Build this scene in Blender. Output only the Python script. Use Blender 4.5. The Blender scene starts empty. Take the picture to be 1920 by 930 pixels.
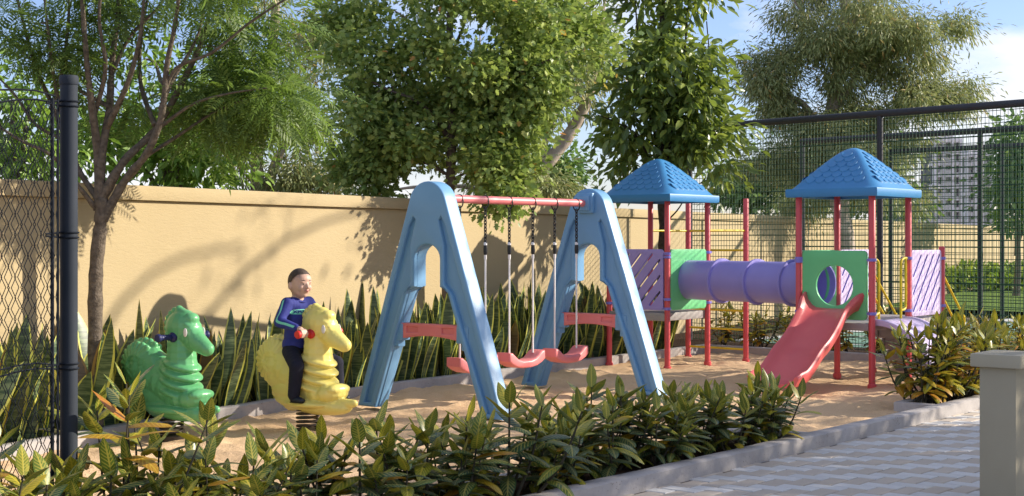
import bpy, bmesh, math, random
import numpy as np
from mathutils import Vector, Matrix, noise as mnoise

random.seed(11); RNG = np.random.default_rng(7)
SC = bpy.context.scene
COL = SC.collection
F, H, CX, HY = 2667.0, 1.5, 960.0, 449.0        # focal length in photo pixels, eye height, principal column, horizon row
UA = math.atan2(.773, .635)                      # heading of the playground's long side
O = Vector((3.682, 14.545, 0))
def W(u, v, z=0): return Vector((O.x + .635*u - .773*v, O.y + .773*u + .635*v, z))
def P(px, py, Y): return Vector(((px-CX)*Y/F, Y, H - (py-HY)*Y/F))

# ------------------------------------------------------------------ materials
def lin(r, g, b):
    f = lambda c: ((c/255+.055)/1.055)**2.4 if c > 10 else c/255/12.92
    return (f(r), f(g), f(b), 1)
def newmat(name):
    m = bpy.data.materials.new(name); m.use_nodes = True
    nt = m.node_tree; return m, nt, nt.nodes['Principled BSDF']
def N(nt, t, **kw):
    n = nt.nodes.new(t)
    for k, v in kw.items():
        if k in n.inputs: n.inputs[k].default_value = v
        else: setattr(n, k, v)
    return n
def mix_rgb(nt, fac, a, b, mode='MIX'):
    n = nt.nodes.new('ShaderNodeMix'); n.data_type = 'RGBA'; n.blend_type = mode
    for sock, val in ((0, fac), (6, a), (7, b)):
        if hasattr(val, 'links') or isinstance(val, bpy.types.NodeSocket): nt.links.new(val, n.inputs[sock])
        else: n.inputs[sock].default_value = val
    return n.outputs[2]
def ramp(nt, fac, stops):
    r = nt.nodes.new('ShaderNodeValToRGB'); nt.links.new(fac, r.inputs[0])
    e = r.color_ramp.elements
    while len(e) < len(stops): e.new(.5)
    for el, (p, c) in zip(e, stops): el.position = p; el.color = c if len(c) == 4 else (*c, 1)
    return r.outputs[0]
def math_(nt, op, a, b=None, c=None):
    n = nt.nodes.new('ShaderNodeMath'); n.operation = op
    for i, v in enumerate((a, b, c)):
        if v is None: continue
        if isinstance(v, bpy.types.NodeSocket): nt.links.new(v, n.inputs[i])
        else: n.inputs[i].default_value = v
    return n.outputs[0]
def objco(nt): return nt.nodes.new('ShaderNodeTexCoord').outputs['Object']
def noise_(nt, scale, detail=4, rough=.55, co=None, dist=0):
    n = N(nt, 'ShaderNodeTexNoise', Scale=scale, Detail=detail, Roughness=rough, Distortion=dist)
    nt.links.new(co if co else objco(nt), n.inputs['Vector']); return n.outputs[0]
def bump(nt, bsdf, height, strength=.3, dist=.01):
    b = N(nt, 'ShaderNodeBump', Strength=strength, Distance=dist)
    nt.links.new(height, b.inputs['Height']); nt.links.new(b.outputs[0], bsdf.inputs['Normal'])
def plain(name, c1, c2=None, rough=.5, scale=6, bscale=60, bstr=.06, spec=.4, metal=0, detail=5, bdist=.004):
    m, nt, b = newmat(name)
    c1 = (*c1, 1) if len(c1) == 3 else c1
    c2 = c2 or tuple(x*.82 for x in c1[:3]); c2 = (*c2, 1) if len(c2) == 3 else c2
    nt.links.new(ramp(nt, noise_(nt, scale, detail), [(.32, c2), (.68, c1)]), b.inputs['Base Color'])
    b.inputs['Roughness'].default_value = rough; b.inputs['Specular IOR Level'].default_value = spec
    b.inputs['Metallic'].default_value = metal
    if bstr: bump(nt, b, noise_(nt, bscale, 4), bstr, bdist)
    return m
def leafmat(name, stops, rough=.42, trans=.25, tint=(.25, .4, .04), spec=.4, gain=1.5):
    m, nt, b = newmat(name)
    g = nt.nodes.new('ShaderNodeNewGeometry')
    col = ramp(nt, g.outputs['Random Per Island'], [(p, tuple(x*gain for x in c)) for p, c in stops])
    nt.links.new(col, b.inputs['Base Color']); b.inputs['Roughness'].default_value = rough
    b.inputs['Specular IOR Level'].default_value = spec
    t = nt.nodes.new('ShaderNodeBsdfTranslucent')
    nt.links.new(mix_rgb(nt, .55, col, (*tint, 1)), t.inputs['Color'])
    mx = nt.nodes.new('ShaderNodeMixShader'); mx.inputs[0].default_value = trans
    nt.links.new(b.outputs[0], mx.inputs[1]); nt.links.new(t.outputs[0], mx.inputs[2])
    nt.links.new(mx.outputs[0], nt.nodes['Material Output'].inputs['Surface'])
    return m

M = {}
M['blue'] = plain('swing_blue_plastic', (.16, .345, .57), (.145, .32, .54), .42, 3, 160, .05)
M['roofblue'] = plain('roof_blue_plastic', (.05, .235, .50), (.045, .21, .45), .42, 3, 160, .05)
M['red'] = plain('red_plastic', (.72, .14, .145), (.68, .12, .13), .38, 3, 160, .04)
M['redmetal'] = plain('red_powder_coat', (.70, .10, .11), (.64, .085, .095), .35, 5, 90, .05)
M['coral'] = plain('coral_plastic', (.74, .22, .22), (.68, .19, .2), .42, 3, 160, .05)
M['green'] = plain('green_plastic', (.17, .62, .26), (.15, .56, .23), .4, 3, 160, .05)
M['purple'] = plain('purple_plastic', (.42, .34, .76), (.38, .30, .70), .42, 3, 160, .05)
M['tube'] = plain('tube_purple_plastic', (.33, .29, .70), (.30, .26, .65), .42, 3, 160, .05)
M['lilac'] = plain('lilac_plastic', (.66, .55, .80), (.60, .50, .75), .42, 3, 160, .05)
M['clamp'] = plain('violet_clamp', (.28, .24, .72), None, .4, 5, 90, .04)
M['yellowmetal'] = plain('yellow_powder_coat', (.80, .62, .03), (.7, .5, .02), .35, 5, 90, .05)
M['deck'] = plain('deck_grey', (.40, .37, .36), (.33, .31, .30), .6, 8, 120, .15)
M['steps'] = plain('steps_grey', (.33, .30, .31), (.26, .24, .25), .6, 8, 120, .15)
M['ridergreen'] = plain('rider_green_plastic', (.125, .41, .175), (.11, .37, .155), .3, 5, 50, .05, .5)
M['rideryellow'] = plain('rider_yellow_plastic', (.79, .69, .20), (.74, .63, .165), .36, 5, 50, .05, .5)
M['navyplastic'] = plain('navy_rubber', (.015, .02, .10), None, .45)
M['redgrip'] = plain('red_rubber', (.65, .03, .025), None, .45)
M['eyewhite'] = plain('eye_white', (.82, .80, .76), None, .35)
M['steel'] = plain('dark_steel', (.09, .075, .065), (.05, .045, .04), .35, 20, 90, .1, .5, .8)
M['black'] = plain('black_metal', (.02, .02, .022), None, .45, 10, 80, .1)
M['rope'] = plain('white_rope', (.82, .80, .79), (.76, .73, .72), .6, 30, 300, .05)
M['postgrey'] = plain('fence_post_slate', (.034, .041, .055), (.026, .033, .044), .72, 5, 150, .12, .2)
M['wire'] = plain('fence_wire_slate', (.014, .018, .027), (.009, .012, .018), .75, 60, 200, .2, .15)
M['courtpost'] = plain('court_post_black', (.035, .036, .045), None, .5, 4, 120, .1)
M['netgreen'] = plain('green_mesh_wire', (.026, .09, .042), (.018, .065, .032), .5, 4, 120, .1)
M['barkbrown'] = plain('bark_brown', (.19, .155, .118), (.08, .065, .05), .9, 24, 60, .9, .15, 0, 8, .012)
M['barkgrey'] = plain('bark_grey', (.21, .165, .15), (.11, .085, .078), .9, 26, 60, .8, .15, 0, 8, .012)
M['barkdark'] = plain('bark_dark', (.085, .065, .05), (.035, .027, .022), .9, 26, 60, .8, .15, 0, 8, .012)
M['barkpale'] = plain('bark_pale', (.56, .47, .39), (.30, .23, .18), .85, 7, 40, .5, .2, 0, 8, .01)
M['stem'] = plain('plant_stem', (.07, .06, .035), (.03, .028, .02), .8, 40, 90, .4)
M['soil'] = plain('bed_soil', (.075, .045, .030), (.025, .016, .012), .95, 22, 55, 1, .1, 0, 9, .03)
M['skin'] = plain('skin', (.58, .38, .29), (.53, .33, .25), .5, 14, 180, .05)
M['lip'] = plain('lip', (.42, .14, .12), None, .5)
M['hair'] = plain('short_brown_hair', (.075, .05, .036), (.045, .03, .022), .65, 90, 260, .6)
M['shirt'] = plain('blue_shirt_cloth', (.032, .042, .25), (.022, .03, .19), .8, 12, 320, .25)
M['mint'] = plain('mint_print', (.20, .62, .46), (.17, .55, .40), .7, 12, 320, .1)
M['trousers'] = plain('dark_trouser_cloth', (.008, .010, .026), (.005, .006, .018), .85, 12, 320, .25)
M['shoe'] = plain('dark_blue_shoe', (.018, .024, .038), (.012, .016, .026), .5, 20, 120, .2)
M['dark'] = plain('dark_iris', (.015, .012, .01), None, .3)
M['pillar'] = plain('khaki_painted_render', (.38, .34, .245), (.355, .315, .225), .75, 3, 260, .3)
M['pillarcap'] = plain('khaki_painted_cap', (.42, .38, .28), (.39, .35, .255), .7, 3, 260, .3)
M['tower'] = plain('pale_tower_concrete', (.90, .86, .85), (.82, .78, .78), .8, .2, 2, .1)
M['towerdark'] = plain('tower_recess', (.16, .15, .17), (.09, .09, .10), .7, .3, 2, .1)

def mk_wall():
    m, nt, b = newmat('cream_stucco_wall')
    n1 = noise_(nt, .9, 6, .6); n2 = noise_(nt, 7, 5, .6)
    a = ramp(nt, n1, [(.3, (.42, .333, .188)), (.7, (.465, .372, .215))])
    nt.links.new(mix_rgb(nt, math_(nt, 'MULTIPLY', n2, .28), a, (.395, .318, .195, 1)), b.inputs['Base Color'])
    mp = N(nt, 'ShaderNodeMapping'); mp.inputs['Scale'].default_value = (9, 9, 34)
    nt.links.new(objco(nt), mp.inputs[0])
    h = math_(nt, 'ADD', noise_(nt, 1.6, 6, .65, mp.outputs[0], .6), math_(nt, 'MULTIPLY', noise_(nt, 120, 3), .3))
    bump(nt, b, h, .42, .012); b.inputs['Roughness'].default_value = .85; b.inputs['Specular IOR Level'].default_value = .2
    return m
M['wall'] = mk_wall()
def mk_sand():
    m, nt, b = newmat('play_sand')
    n1 = noise_(nt, 1.3, 8, .65); n2 = noise_(nt, 14, 8, .7); n3 = noise_(nt, 160, 2, .6)
    a = ramp(nt, n1, [(.32, (.68, .475, .295)), (.68, (.83, .61, .395))])
    a2 = mix_rgb(nt, math_(nt, 'MULTIPLY', n2, .5), a, (.66, .44, .25, 1))
    nt.links.new(mix_rgb(nt, .55, a2, ramp(nt, n3, [(.35, (.52, .34, .19)), (.65, (.90, .64, .39))])), b.inputs['Base Color'])
    h = math_(nt, 'ADD', math_(nt, 'MULTIPLY', n2, 1.0), math_(nt, 'MULTIPLY', n3, .25))
    bump(nt, b, h, .8, .03); b.inputs['Roughness'].default_value = .95; b.inputs['Specular IOR Level'].default_value = .1
    return m
M['sand'] = mk_sand()
def mk_concrete(name, c1, c2):
    m, nt, b = newmat(name)
    n1 = noise_(nt, 3.5, 8, .65); n2 = noise_(nt, 30, 6, .65)
    a = ramp(nt, n1, [(.3, c2), (.7, c1)])
    v = N(nt, 'ShaderNodeTexVoronoi', Scale=38); nt.links.new(objco(nt), v.inputs['Vector'])
    pit = math_(nt, 'LESS_THAN', math_(nt, 'ADD', v.outputs['Distance'], math_(nt, 'MULTIPLY', n1, .35)), .29)
    a2 = mix_rgb(nt, math_(nt, 'MULTIPLY', n2, .45), a, (c2[0]*.7, c2[1]*.7, c2[2]*.7, 1))
    nt.links.new(mix_rgb(nt, math_(nt, 'MULTIPLY', pit, .6), a2, (.08, .07, .065, 1)), b.inputs['Base Color'])
    bump(nt, b, math_(nt, 'SUBTRACT', n2, pit), .5, .008); b.inputs['Roughness'].default_value = .9
    b.inputs['Specular IOR Level'].default_value = .2
    return m
M['kerb'] = mk_concrete('kerb_concrete', (.50, .465, .445), (.36, .335, .325))
def paver(name, c1, c2):
    m, nt, b = newmat(name)
    g = nt.nodes.new('ShaderNodeNewGeometry')
    base = ramp(nt, g.outputs['Random Per Island'], [(0, c2), (1, c1)])
    n1 = noise_(nt, 2.2, 7, .65); n2 = noise_(nt, 90, 4, .7)
    a = mix_rgb(nt, math_(nt, 'MULTIPLY', n1, .35), base, (c2[0]*.62, c2[1]*.6, c2[2]*.58, 1))
    nt.links.new(mix_rgb(nt, math_(nt, 'MULTIPLY', n2, .3), a, (c2[0]*.6, c2[1]*.6, c2[2]*.6, 1)), b.inputs['Base Color'])
    bump(nt, b, n2, .35, .004); b.inputs['Roughness'].default_value = .85; b.inputs['Specular IOR Level'].default_value = .25
    return m
M['pavewhite'] = paver('paver_pale_grey', (.72, .70, .67), (.63, .615, .59))
M['pavebeige'] = paver('paver_beige', (.60, .52, .435), (.53, .455, .375))
M['joint'] = plain('paver_joint_sand', (.15, .125, .10), (.09, .075, .06), .95, 20, 90, .4)
M['ground'] = plain('bare_ground', (.22, .17, .12), (.13, .11, .08), .95, .5, 20, .5, .1, 0, 9, .02)
M['court'] = plain('green_court_surface', (.20, .36, .27), (.17, .32, .24), .85, .6, 80, .15)
M['courtline'] = plain('white_court_paint', (.75, .75, .74), None, .7)
M['lawn'] = plain('lawn_turf', (.17, .26, .05), (.11, .18, .035), .9, 1.2, 40, .8, .1, 0, 9, .05)

GREEN = lambda a, b, c: [(0, a), (.5, b), (1, c)]
M['leafpinnate'] = leafmat('leaf_feathery', [(0, (.055, .095, .025)), (.5, (.085, .14, .036)), (1, (.15, .21, .05))], .5, .42)
M['leafmaple'] = leafmat('leaf_lobed', [(0, (.085, .135, .04)), (.45, (.145, .20, .06)), (.95, (.26, .30, .085)), (.985, (.22, .24, .07)), (1, (.38, .15, .04))], .4, .42, (.3, .4, .05), gain=1.85)
M['leafdark'] = leafmat('leaf_glossy', [(0, (.06, .10, .028)), (.6, (.11, .16, .042)), (1, (.24, .28, .065))], .33, .36, (.3, .38, .03), .5)
M['leafeuca'] = leafmat('leaf_slender', [(0, (.12, .15, .065)), (.5, (.19, .22, .095)), (.9, (.29, .30, .13)), (.96, (.34, .30, .13)), (1, (.44, .25, .08))], .45, .35, (.3, .33, .08))
M['leafbright'] = leafmat('leaf_bright', [(0, (.08, .15, .025)), (.5, (.13, .22, .035)), (1, (.22, .32, .05))], .45, .35)
M['leaffar'] = leafmat('leaf_far', [(0, (.06, .12, .035)), (.5, (.10, .18, .05)), (1, (.17, .25, .06))], .5, .25)
M['leafhedge'] = leafmat('leaf_hedge', [(0, (.10, .17, .03)), (.5, (.2, .28, .04)), (1, (.38, .40, .06))], .5, .25)

def mk_croton():
    m, nt, b = newmat('croton_leaf')
    uv = nt.nodes.new('ShaderNodeUVMap'); sp = nt.nodes.new('ShaderNodeSeparateXYZ'); nt.links.new(uv.outputs[0], sp.inputs[0])
    U, V = sp.outputs[0], sp.outputs[1]
    au = math_(nt, 'ABSOLUTE', math_(nt, 'SUBTRACT', U, .5))
    nz = noise_(nt, 24, 3)
    mid = math_(nt, 'LESS_THAN', au, .06)
    st = math_(nt, 'FRACT', math_(nt, 'ADD', math_(nt, 'MULTIPLY', math_(nt, 'SUBTRACT', V, math_(nt, 'MULTIPLY', au, .42)), 9.5), math_(nt, 'MULTIPLY', nz, .5)))
    vein = math_(nt, 'LESS_THAN', st, .32)
    age = nt.nodes.new('ShaderNodeAttribute'); age.attribute_name = 'age'
    a = age.outputs['Fac']
    vein = math_(nt, 'MULTIPLY', vein, math_(nt, 'LESS_THAN', au, .42))
    vm = math_(nt, 'MAXIMUM', mid, math_(nt, 'MULTIPLY', vein, .8))
    green = ramp(nt, a, [(0, (.034, .080, .048)), (.45, (.050, .102, .030)), (.66, (.125, .18, .024)), (.86, (.32, .29, .02)), (.92, (.38, .22, .015)), (1, (.42, .15, .02))])
    ycol = ramp(nt, a, [(0, (.30, .28, .11)), (.5, (.44, .38, .09)), (.8, (.58, .47, .05)), (.92, (.6, .42, .04)), (1, (.5, .28, .04))])
    blot = math_(nt, 'MULTIPLY', math_(nt, 'GREATER_THAN', nz, .62), math_(nt, 'GREATER_THAN', a, .5))
    col = mix_rgb(nt, math_(nt, 'MAXIMUM', math_(nt, 'MULTIPLY', vm, .9), math_(nt, 'MULTIPLY', blot, .5)), green, ycol)
    nt.links.new(col, b.inputs['Base Color']); b.inputs['Roughness'].default_value = .34; b.inputs['Specular IOR Level'].default_value = .45
    bump(nt, b, math_(nt, 'MULTIPLY', vm, -1), .35, .004)
    t = nt.nodes.new('ShaderNodeBsdfTranslucent'); nt.links.new(col, t.inputs['Color'])
    mx = nt.nodes.new('ShaderNodeMixShader'); mx.inputs[0].default_value = .22
    nt.links.new(b.outputs[0], mx.inputs[1]); nt.links.new(t.outputs[0], mx.inputs[2])
    nt.links.new(mx.outputs[0], nt.nodes['Material Output'].inputs['Surface'])
    return m
M['croton'] = mk_croton()
def mk_snake():
    m, nt, b = newmat('snake_plant_leaf')
    uv = nt.nodes.new('ShaderNodeUVMap'); sp = nt.nodes.new('ShaderNodeSeparateXYZ'); nt.links.new(uv.outputs[0], sp.inputs[0])
    U, V = sp.outputs[0], sp.outputs[1]
    au = math_(nt, 'ABSOLUTE', math_(nt, 'SUBTRACT', U, .5))
    mp = N(nt, 'ShaderNodeMapping'); mp.inputs['Scale'].default_value = (4, 4, 42); nt.links.new(objco(nt), mp.inputs[0])
    band = noise_(nt, 1.0, 4, .6, mp.outputs[0], .8)
    age = nt.nodes.new('ShaderNodeAttribute'); age.attribute_name = 'age'; a = age.outputs['Fac']
    body = mix_rgb(nt, ramp(nt, band, [(.44, (0, 0, 0)), (.6, (1, 1, 1))]), ramp(nt, a, [(0, (.032, .062, .030)), (.75, (.05, .09, .034)), (.8, (.11, .075, .032)), (1, (.15, .095, .04))]),
                   ramp(nt, a, [(0, (.12, .17, .085)), (.75, (.18, .23, .10)), (.8, (.19, .14, .07)), (1, (.2, .14, .07))]))
    edge = math_(nt, 'GREATER_THAN', au, .375)
    nt.links.new(mix_rgb(nt, edge, body, ramp(nt, a, [(0, (.50, .52, .09)), (.75, (.60, .58, .12)), (.8, (.34, .2, .05)), (1, (.34, .2, .05))])), b.inputs['Base Color'])
    b.inputs['Roughness'].default_value = .42
    return m
M['snake'] = mk_snake()

# ------------------------------------------------------------------ mesh helpers
class MB:
    def __init__(s): s.v = []; s.f = []; s.m = []; s.mi = 0
    def add(s, vs, fs):
        n = len(s.v); s.v += [tuple(x) for x in vs]; s.f += [[i+n for i in f] for f in fs]; s.m += [s.mi]*len(fs); return s
    def box(s, c, d, rot=None):
        c = Vector(c); r = rot or Matrix.Identity(3)
        vs = [c + r @ Vector((sx*d[0]/2, sy*d[1]/2, sz*d[2]/2)) for sx in (-1, 1) for sy in (-1, 1) for sz in (-1, 1)]
        return s.add(vs, [(0, 1, 3, 2), (4, 6, 7, 5), (0, 4, 5, 1), (2, 3, 7, 6), (0, 2, 6, 4), (1, 5, 7, 3)])
    def tube(s, pts, rad, n=8, cap=True, closed=False):
        pts = [Vector(p) for p in pts]; k = len(pts)
        if not isinstance(rad, (list, tuple)): rad = [rad]*k
        tg = []
        for i in range(k):
            if closed: t = pts[(i+1) % k] - pts[i-1]
            else: t = pts[min(i+1, k-1)] - pts[max(i-1, 0)]
            tg.append(t.normalized() if t.length > 1e-9 else Vector((0, 0, 1)))
        ref = Vector((1, 0, 0)) if abs(tg[0].x) < .8 else Vector((0, 1, 0))
        nx = (ref - tg[0]*ref.dot(tg[0])).normalized(); vs = []
        for i in range(k):
            nx = (nx - tg[i]*nx.dot(tg[i])); nx = nx.normalized() if nx.length > 1e-6 else Vector((1, 0, 0))
            ny = tg[i].cross(nx)
            for j in range(n):
                a = 2*math.pi*j/n; vs.append(pts[i] + (nx*math.cos(a) + ny*math.sin(a))*rad[i])
        fs = []
        for i in range(k if closed else k-1):
            i2 = (i+1) % k
            for j in range(n): fs.append((i*n+j, i*n+(j+1) % n, i2*n+(j+1) % n, i2*n+j))
        if cap and not closed: fs += [tuple(range(n-1, -1, -1)), tuple((k-1)*n+j for j in range(n))]
        return s.add(vs, fs)
    def lathe(s, prof, c=(0, 0, 0), n=20, axis=None):
        c = Vector(c); q = Vector((0, 0, 1)).rotation_difference(Vector(axis).normalized()).to_matrix() if axis is not None else Matrix.Identity(3)
        vs = [c + q @ Vector((r*math.cos(2*math.pi*j/n), r*math.sin(2*math.pi*j/n), z)) for r, z in prof for j in range(n)]
        fs = [(i*n+j, i*n+(j+1) % n, (i+1)*n+(j+1) % n, (i+1)*n+j) for i in range(len(prof)-1) for j in range(n)]
        if prof[0][0] > 1e-5: fs.append(tuple(range(n-1, -1, -1)))
        if prof[-1][0] > 1e-5: fs.append(tuple((len(prof)-1)*n+j for j in range(n)))
        return s.add(vs, fs)
    def ell(s, c, d, rot=None, n=16, k=10):
        c = Vector(c); r = rot or Matrix.Identity(3)
        vs = [c + r @ Vector((d[0]*math.sin(math.pi*i/k)*math.cos(2*math.pi*j/n), d[1]*math.sin(math.pi*i/k)*math.sin(2*math.pi*j/n), d[2]*math.cos(math.pi*i/k))) for i in range(k+1) for j in range(n)]
        fs = [(i*n+j, (i+1)*n+j, (i+1)*n+(j+1) % n, i*n+(j+1) % n) for i in range(k) for j in range(n)]
        return s.add(vs, fs)
    def cap(s, p0, p1, r0, r1, n=12):
        p0 = Vector(p0); p1 = Vector(p1); k = max(3, int((p1-p0).length/max(min(r0, r1), .004)/.6)+1)
        for i in range(k+1):
            t = i/k; r = r0+(r1-r0)*t
            s.ell(p0.lerp(p1, t), (r, r, r), None, n, 8)
        return s
    def sweep(s, path, sec):                              # rows of already placed 3-D sections (closed loops)
        n = len(sec[0]); vs = [p for r in sec for p in r]
        fs = [(i*n+j, i*n+(j+1) % n, (i+1)*n+(j+1) % n, (i+1)*n+j) for i in range(len(sec)-1) for j in range(n)]
        fs += [tuple(range(n-1, -1, -1)), tuple((len(sec)-1)*n+j for j in range(n))]
        return s.add(vs, fs)
    def mesh(s, name, mats, smooth=False, bevel=0, seg=2, angle=35, weld=True):
        me = bpy.data.meshes.new(name); me.from_pydata(s.v, [], s.f); me.update()
        mats = mats if isinstance(mats, (list, tuple)) else [mats]
        for m in mats: me.materials.append(m)
        me.polygons.foreach_set('material_index', s.m)
        bm = bmesh.new(); bm.from_mesh(me)
        if weld: bmesh.ops.remove_doubles(bm, verts=bm.verts, dist=1e-5)
        if weld: bmesh.ops.recalc_face_normals(bm, faces=bm.faces)
        if bevel:
            es = [e for e in bm.edges if len(e.link_faces) == 2 and e.calc_face_angle(0) > math.radians(angle)]
            bmesh.ops.bevel(bm, geom=es, offset=bevel, segments=seg, profile=.6, affect='EDGES', clamp_overlap=True)
        bm.to_mesh(me); bm.free()
        if smooth or bevel:
            me.polygons.foreach_set('use_smooth', [True]*len(me.polygons)); me.set_sharp_from_angle(angle=math.radians(angle if bevel else 40 if smooth is True else smooth))
        return me
    def build(s, name, mats, parent=None, **kw): return link(name, s.mesh(name, mats, **kw), parent)
def link(name, data, parent=None):
    o = bpy.data.objects.new(name, data); COL.objects.link(o)
    if parent: o.parent = parent
    return o
def tag(o, label=None, cat=None, group=None, kind=None):
    if label: o['label'] = label
    if cat: o['category'] = cat
    if group: o['group'] = group
    if kind: o['kind'] = kind
    return o
def thing(name, label, cat, loc=(0, 0, 0), rz=0, group=None):
    o = link(name, None); o.location = loc; o.rotation_euler = (0, 0, rz); o.empty_display_size = .1
    return tag(o, label, cat, group)
def copy_tree(o, parent=None):
    c = o.copy(); COL.objects.link(c)
    if parent: c.parent = parent
    for ch in list(o.children): copy_tree(ch, c)
    return c
def evaluated(o, name):
    dg = bpy.context.evaluated_depsgraph_get(); dg.update()
    me = bpy.data.meshes.new_from_object(o.evaluated_get(dg)); me.name = name; return me
def blobmesh(mb, name, mat, voxel=.01, smooth=6, fac=.5):
    me = mb.mesh(name, mat, weld=False); o = link('tmp', me)
    r = o.modifiers.new('r', 'REMESH'); r.mode = 'VOXEL'; r.voxel_size = voxel; r.use_smooth_shade = True
    s = o.modifiers.new('s', 'SMOOTH'); s.iterations = smooth; s.factor = fac
    out = evaluated(o, name); bpy.data.objects.remove(o)
    out.materials.clear(); out.materials.append(mat)
    out.polygons.foreach_set('use_smooth', [True]*len(out.polygons))
    return out
def plate(name, outline, holes, depth, bev, mat, frame):
    """flat panel with holes: a filled outline given thickness; frame maps (x, y, depth) into space"""
    cu = bpy.data.curves.new('tmpc', 'CURVE'); cu.dimensions = '2D'; cu.fill_mode = 'BOTH'
    cu.extrude = depth/2 - bev; cu.bevel_depth = bev; cu.bevel_resolution = 2; cu.offset = -bev
    for lp in [outline]+holes:
        sp = cu.splines.new('POLY'); sp.points.add(len(lp)-1); sp.use_cyclic_u = True
        for p, q in zip(sp.points, lp): p.co = (q[0], q[1], 0, 1)
    o = link('tmp', cu); me = evaluated(o, name); bpy.data.objects.remove(o)
    me.transform(frame); me.materials.clear(); me.materials.append(mat)
    me.polygons.foreach_set('material_index', [0]*len(me.polygons))
    bm = bmesh.new(); bm.from_mesh(me); bmesh.ops.remove_doubles(bm, verts=bm.verts, dist=1e-5); bmesh.ops.recalc_face_normals(bm, faces=bm.faces); bm.to_mesh(me); bm.free()
    me.polygons.foreach_set('use_smooth', [True]*len(me.polygons)); me.set_sharp_from_angle(angle=math.radians(32))
    return me
def frame_xyz(ex, ey, ez, o): return Matrix(((ex[0], ey[0], ez[0], o[0]), (ex[1], ey[1], ez[1], o[1]), (ex[2], ey[2], ez[2], o[2]), (0, 0, 0, 1)))
def rrect(x0, y0, x1, y1, r, k=5):
    out = []
    for cx, cy, a0 in ((x1-r, y0+r, -90), (x1-r, y1-r, 0), (x0+r, y1-r, 90), (x0+r, y0+r, 180)):
        for i in range(k+1):
            a = math.radians(a0+90*i/k); out.append((cx+r*math.cos(a), cy+r*math.sin(a)))
    return out
def circle(cx, cy, r, n=40): return [(cx+r*math.cos(2*math.pi*i/n), cy+r*math.sin(2*math.pi*i/n)) for i in range(n)]
def spline(pts, k=6):
    pts = [Vector(p) for p in pts]; out = []
    for i in range(len(pts)-1):
        p0 = pts[max(i-1, 0)]; p1 = pts[i]; p2 = pts[i+1]; p3 = pts[min(i+2, len(pts)-1)]
        for j in range(k):
            t = j/k; out.append(.5*((2*p1)+(p2-p0)*t+(2*p0-5*p1+4*p2-p3)*t*t+(3*p1-p0-3*p2+p3)*t**3))
    out.append(pts[-1]); return out
def smoothrow(mesh):
    mesh.polygons.foreach_set('use_smooth', [True]*len(mesh.polygons))

# ------------------------------------------------------------------ camera, world, sun
cam = bpy.data.cameras.new('camera'); camo = link('camera', cam)
camo.location = (0, 0, H); camo.rotation_euler = (math.radians(90), 0, 0)
cam.sensor_width = 36; cam.lens = 50; cam.shift_y = -16/1920; cam.clip_end = 4000; cam.clip_start = .1
SC.camera = camo
SUN_EL = math.radians(23.8); SUNH = Vector((.984, .179)).normalized()
sd = Vector((SUNH.x*math.cos(SUN_EL), SUNH.y*math.cos(SUN_EL), math.sin(SUN_EL)))
sl = bpy.data.lights.new('sun', 'SUN'); sl.energy = 5.0; sl.angle = math.radians(.6); sl.color = (1, .90, .755)
so = link('sun', sl); so.rotation_euler = sd.to_track_quat('Z', 'Y').to_euler(); so.location = sd*60
wd = bpy.data.worlds.new('World'); SC.world = wd; wd.use_nodes = True
nt = wd.node_tree; bg = nt.nodes['Background']; bg.inputs[1].default_value = .125
sky = nt.nodes.new('ShaderNodeTexSky'); sky.sky_type = 'NISHITA'; sky.sun_disc = False
sky.sun_elevation = SUN_EL; sky.sun_rotation = math.atan2(SUNH.x, SUNH.y)
sky.air_density = 1.0; sky.dust_density = .4; sky.ozone_density = 3.5
tc = nt.nodes.new('ShaderNodeTexCoord'); mp = nt.nodes.new('ShaderNodeMapping')
mp.inputs['Scale'].default_value = (1, 1, 2.3); mp.inputs['Location'].default_value = (-1.19, -2.81, .73)
nt.links.new(tc.outputs['Generated'], mp.inputs[0])
cn = N(nt, 'ShaderNodeTexNoise', Scale=4.2, Detail=9, Roughness=.55, Distortion=.25); nt.links.new(mp.outputs[0], cn.inputs['Vector'])
cl = ramp(nt, cn.outputs[0], [(.47, (0, 0, 0)), (.60, (1, 1, 1))])
cc = ramp(nt, cn.outputs[0], [(.50, (5.9, 5.85, 5.9)), (.78, (4.6, 4.9, 5.5))])
nt.links.new(mix_rgb(nt, math_(nt, 'MULTIPLY', cl, .94), mix_rgb(nt, 1.0, sky.outputs[0], (.98, .89, 1.03, 1), 'MULTIPLY'), cc), bg.inputs[0])
SC.view_settings.view_transform = 'Standard'; SC.view_settings.look = 'None'; SC.view_settings.gamma = 1
SC.view_settings.use_curve_mapping = False; SC.view_settings.exposure = .66
SC.render.engine = 'CYCLES'
try:
    SC.cycles.max_bounces = 6; SC.cycles.transparent_max_bounces = 4; SC.cycles.use_denoising = True
    SC.cycles.diffuse_bounces = 3; SC.cycles.glossy_bounces = 2; SC.cycles.transmission_bounces = 3
    SC.cycles.sample_clamp_indirect = 6
except Exception: pass
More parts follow.
